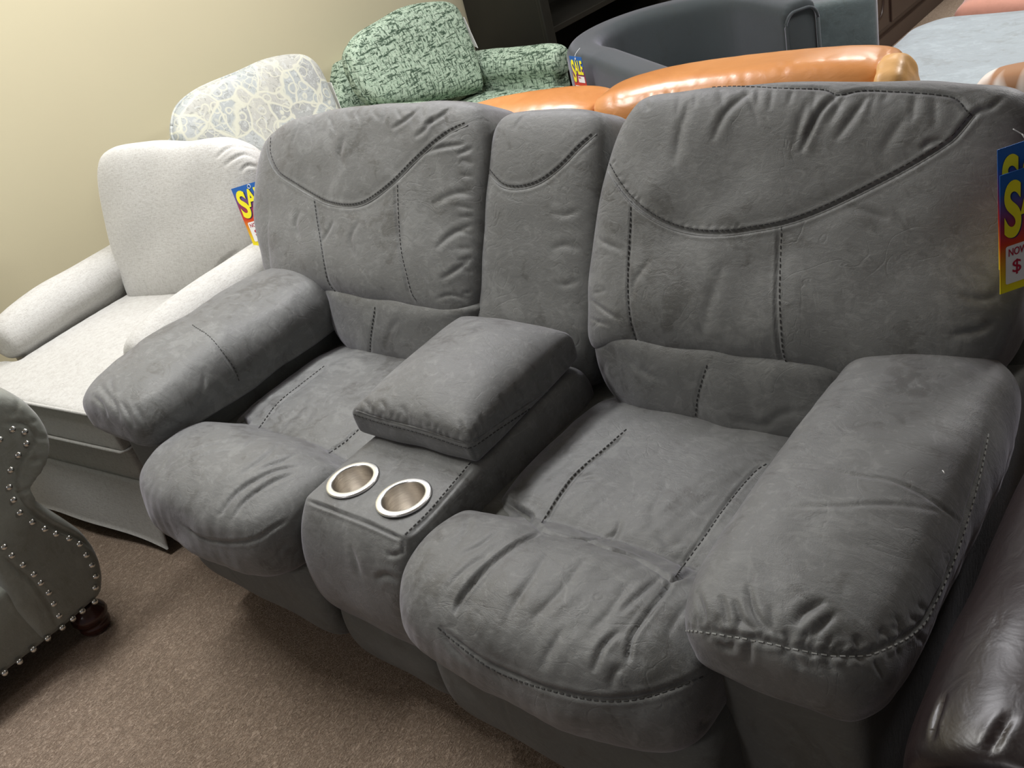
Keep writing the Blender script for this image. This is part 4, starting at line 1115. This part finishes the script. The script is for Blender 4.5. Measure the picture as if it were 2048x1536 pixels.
# ================================================================== SALE TAGS
def text_mesh(txt, size, extr=.0004, sx=.62, off=.018):
    cu = bpy.data.curves.new('t', 'FONT'); cu.body = txt; cu.size = size; cu.extrude = extr; cu.offset = size * off
    ob = bpy.data.objects.new('t', cu); COL.objects.link(ob)
    dg = bpy.context.evaluated_depsgraph_get(); me = bpy.data.meshes.new_from_object(ob.evaluated_get(dg))
    V = np.array([v.co[:] for v in me.vertices]); F = [list(p.vertices) for p in me.polygons]
    bpy.data.objects.remove(ob); bpy.data.meshes.remove(me)
    V[:, 0] *= sx
    return V, F
def sale_tag(TL, right, down, W, H, label, bend=0.0, strap_to=None, group=None):
    TL, right, down = (np.asarray(a_, float) for a_ in (TL, right, down))
    right = right / np.linalg.norm(right); down = down / np.linalg.norm(down)
    n = np.cross(right, -down)   # faces the viewer
    n /= np.linalg.norm(n)
    if n @ (CAMP - TL) < 0: n = -n
    t = root('sale_tag', label, 'tag', tuple(TL), 0, group)
    def P(x, y, d=0.0): return TL + right * x * W + down * y * H + n * d
    # card
    V = [P(0, 0), P(1, 0), P(1, 1), P(0, 1), P(0, 0, -.001), P(1, 0, -.001), P(1, 1, -.001), P(0, 1, -.001)]
    F = [[0, 1, 2, 3], [7, 6, 5, 4], [0, 4, 5, 1], [1, 5, 6, 2], [2, 6, 7, 3], [3, 7, 4, 0]]
    link('card', V, F, M['tagprint'], t, smooth=False)
    def txt(s, x, y, hgt, m_, d, sx, name):
        V0, F0 = text_mesh(s, 1.0, .002, 1.0, .03 if hgt > .2 else .004)
        V0[:, 0] -= V0[:, 0].min(); V0[:, 1] -= V0[:, 1].min()
        hh = V0[:, 1].max(); ww = V0[:, 0].max()
        V1 = [P(x + a_ / ww * sx, y - b_ / hh * hgt, d + c_ * .1) for a_, b_, c_ in V0]
        return link(name, V1, F0, m_, t, smooth=False)
    txt('S', .075, .545, .47, M['navy'], .0006, .25, 'lettering_shadow'); txt('ALE', .31, .375, .29, M['navy'], .0006, .66, 'lettering_shadow')
    txt('S', .055, .535, .47, M['yellow'], .0012, .25, 'sale_lettering'); txt('ALE', .29, .365, .29, M['yellow'], .0012, .66, 'sale_lettering')
    def panel(x0, x1, y0, y1, m_=M['white'], d=.0006, name='price_panel'):
        r = .03; pts = []
        asp = W / H
        for cx, cy, a0 in ((x1 - r, y0 + r * asp, -90), (x1 - r, y1 - r * asp, 0), (x0 + r, y1 - r * asp, 90), (x0 + r, y0 + r * asp, 180)):
            for i in range(5):
                a_ = math.radians(a0 + 90 * i / 4); pts.append((cx + r * math.cos(a_), cy + r * asp * math.sin(a_)))
        return link(name, [P(a_, b_, d) for a_, b_ in pts], [list(range(len(pts)))], m_, t, smooth=False)
    panel(.42, .93, .40, .53); panel(.08, .93, .60, .93)
    txt('WAS', .45, .45, .04, M['red'], .0012, .20, 'lettering')
    txt('NOW', .12, .69, .065, M['red'], .0012, .28, 'lettering')
    txt('$', .18, .86, .13, M['red'], .0012, .13, 'lettering')
    link('eyelet', *tube(np.array([P(.5 + .04 * math.cos(a_), .045 + .04 * W / H * math.sin(a_), .001) for a_ in np.linspace(0, 2 * math.pi, 17)]), .001, 6), M['plastic'], t)
    if strap_to is not None:
        q = P(.5, .045, .002); s_ = np.asarray(strap_to, float)
        mid = (q + s_) / 2 + n * .01
        link('plastic_loop', *tube(catmull([q, mid, s_], 6), .0008, 6), M['plastic'], t)
    return t
# the two at the right edge, hanging off the side of the right back cushion
rt = np.array([.62, .78, 0.0]); dn = np.array([.03, -.02, -1.0])
def tl(u, v, y): return onax(u, v, 1, y)
sale_tag(tl(2000, 352, .665), rt, dn, .105, .182, 'front one of the two sale tags at the right edge of the loveseat', strap_to=tl(2044, 268, .69))
sale_tag(tl(1995, 300, .685), rt, dn + np.array([.01, 0, 0]), .105, .182, 'rear one of the two sale tags at the right edge, half covered by the other', strap_to=tl(2026, 258, .70))
# cream chair's tag
cr = np.array([.75, .45, .13]); 
cq = cP + cn * .086
ta, tb_, tc_ = onplane(462, 378, cq, cn), onplane(508, 493, cq, cn), onplane(515, 362, cq, cn)
sale_tag(ta, tc_ - ta, tb_ - ta, .78 * np.linalg.norm(tb_ - ta), np.linalg.norm(tb_ - ta), 'sale tag hanging in front of the cream armchair cushion')
sale_tag(tl(1138, 112, 2.24), np.array([.93, -.37, 0]), np.array([0, 0, -1.0]), .085, .185, strap_to=tl(1160, 96, 2.33), label= 'small sale tag hanging beside the charcoal tub chair')
# lint on the right arm
lp = np.array([onax(1885, 941, 2, .628), onax(1889, 947, 2, .628)])
tag(link('lint_thread', *tube(np.array([lp[0], lp.mean(0) + [0, 0, .001], lp[1]]), .0008, 6), M['white'], None), 'tiny white lint thread on the right arm of the grey loveseat', 'lint')
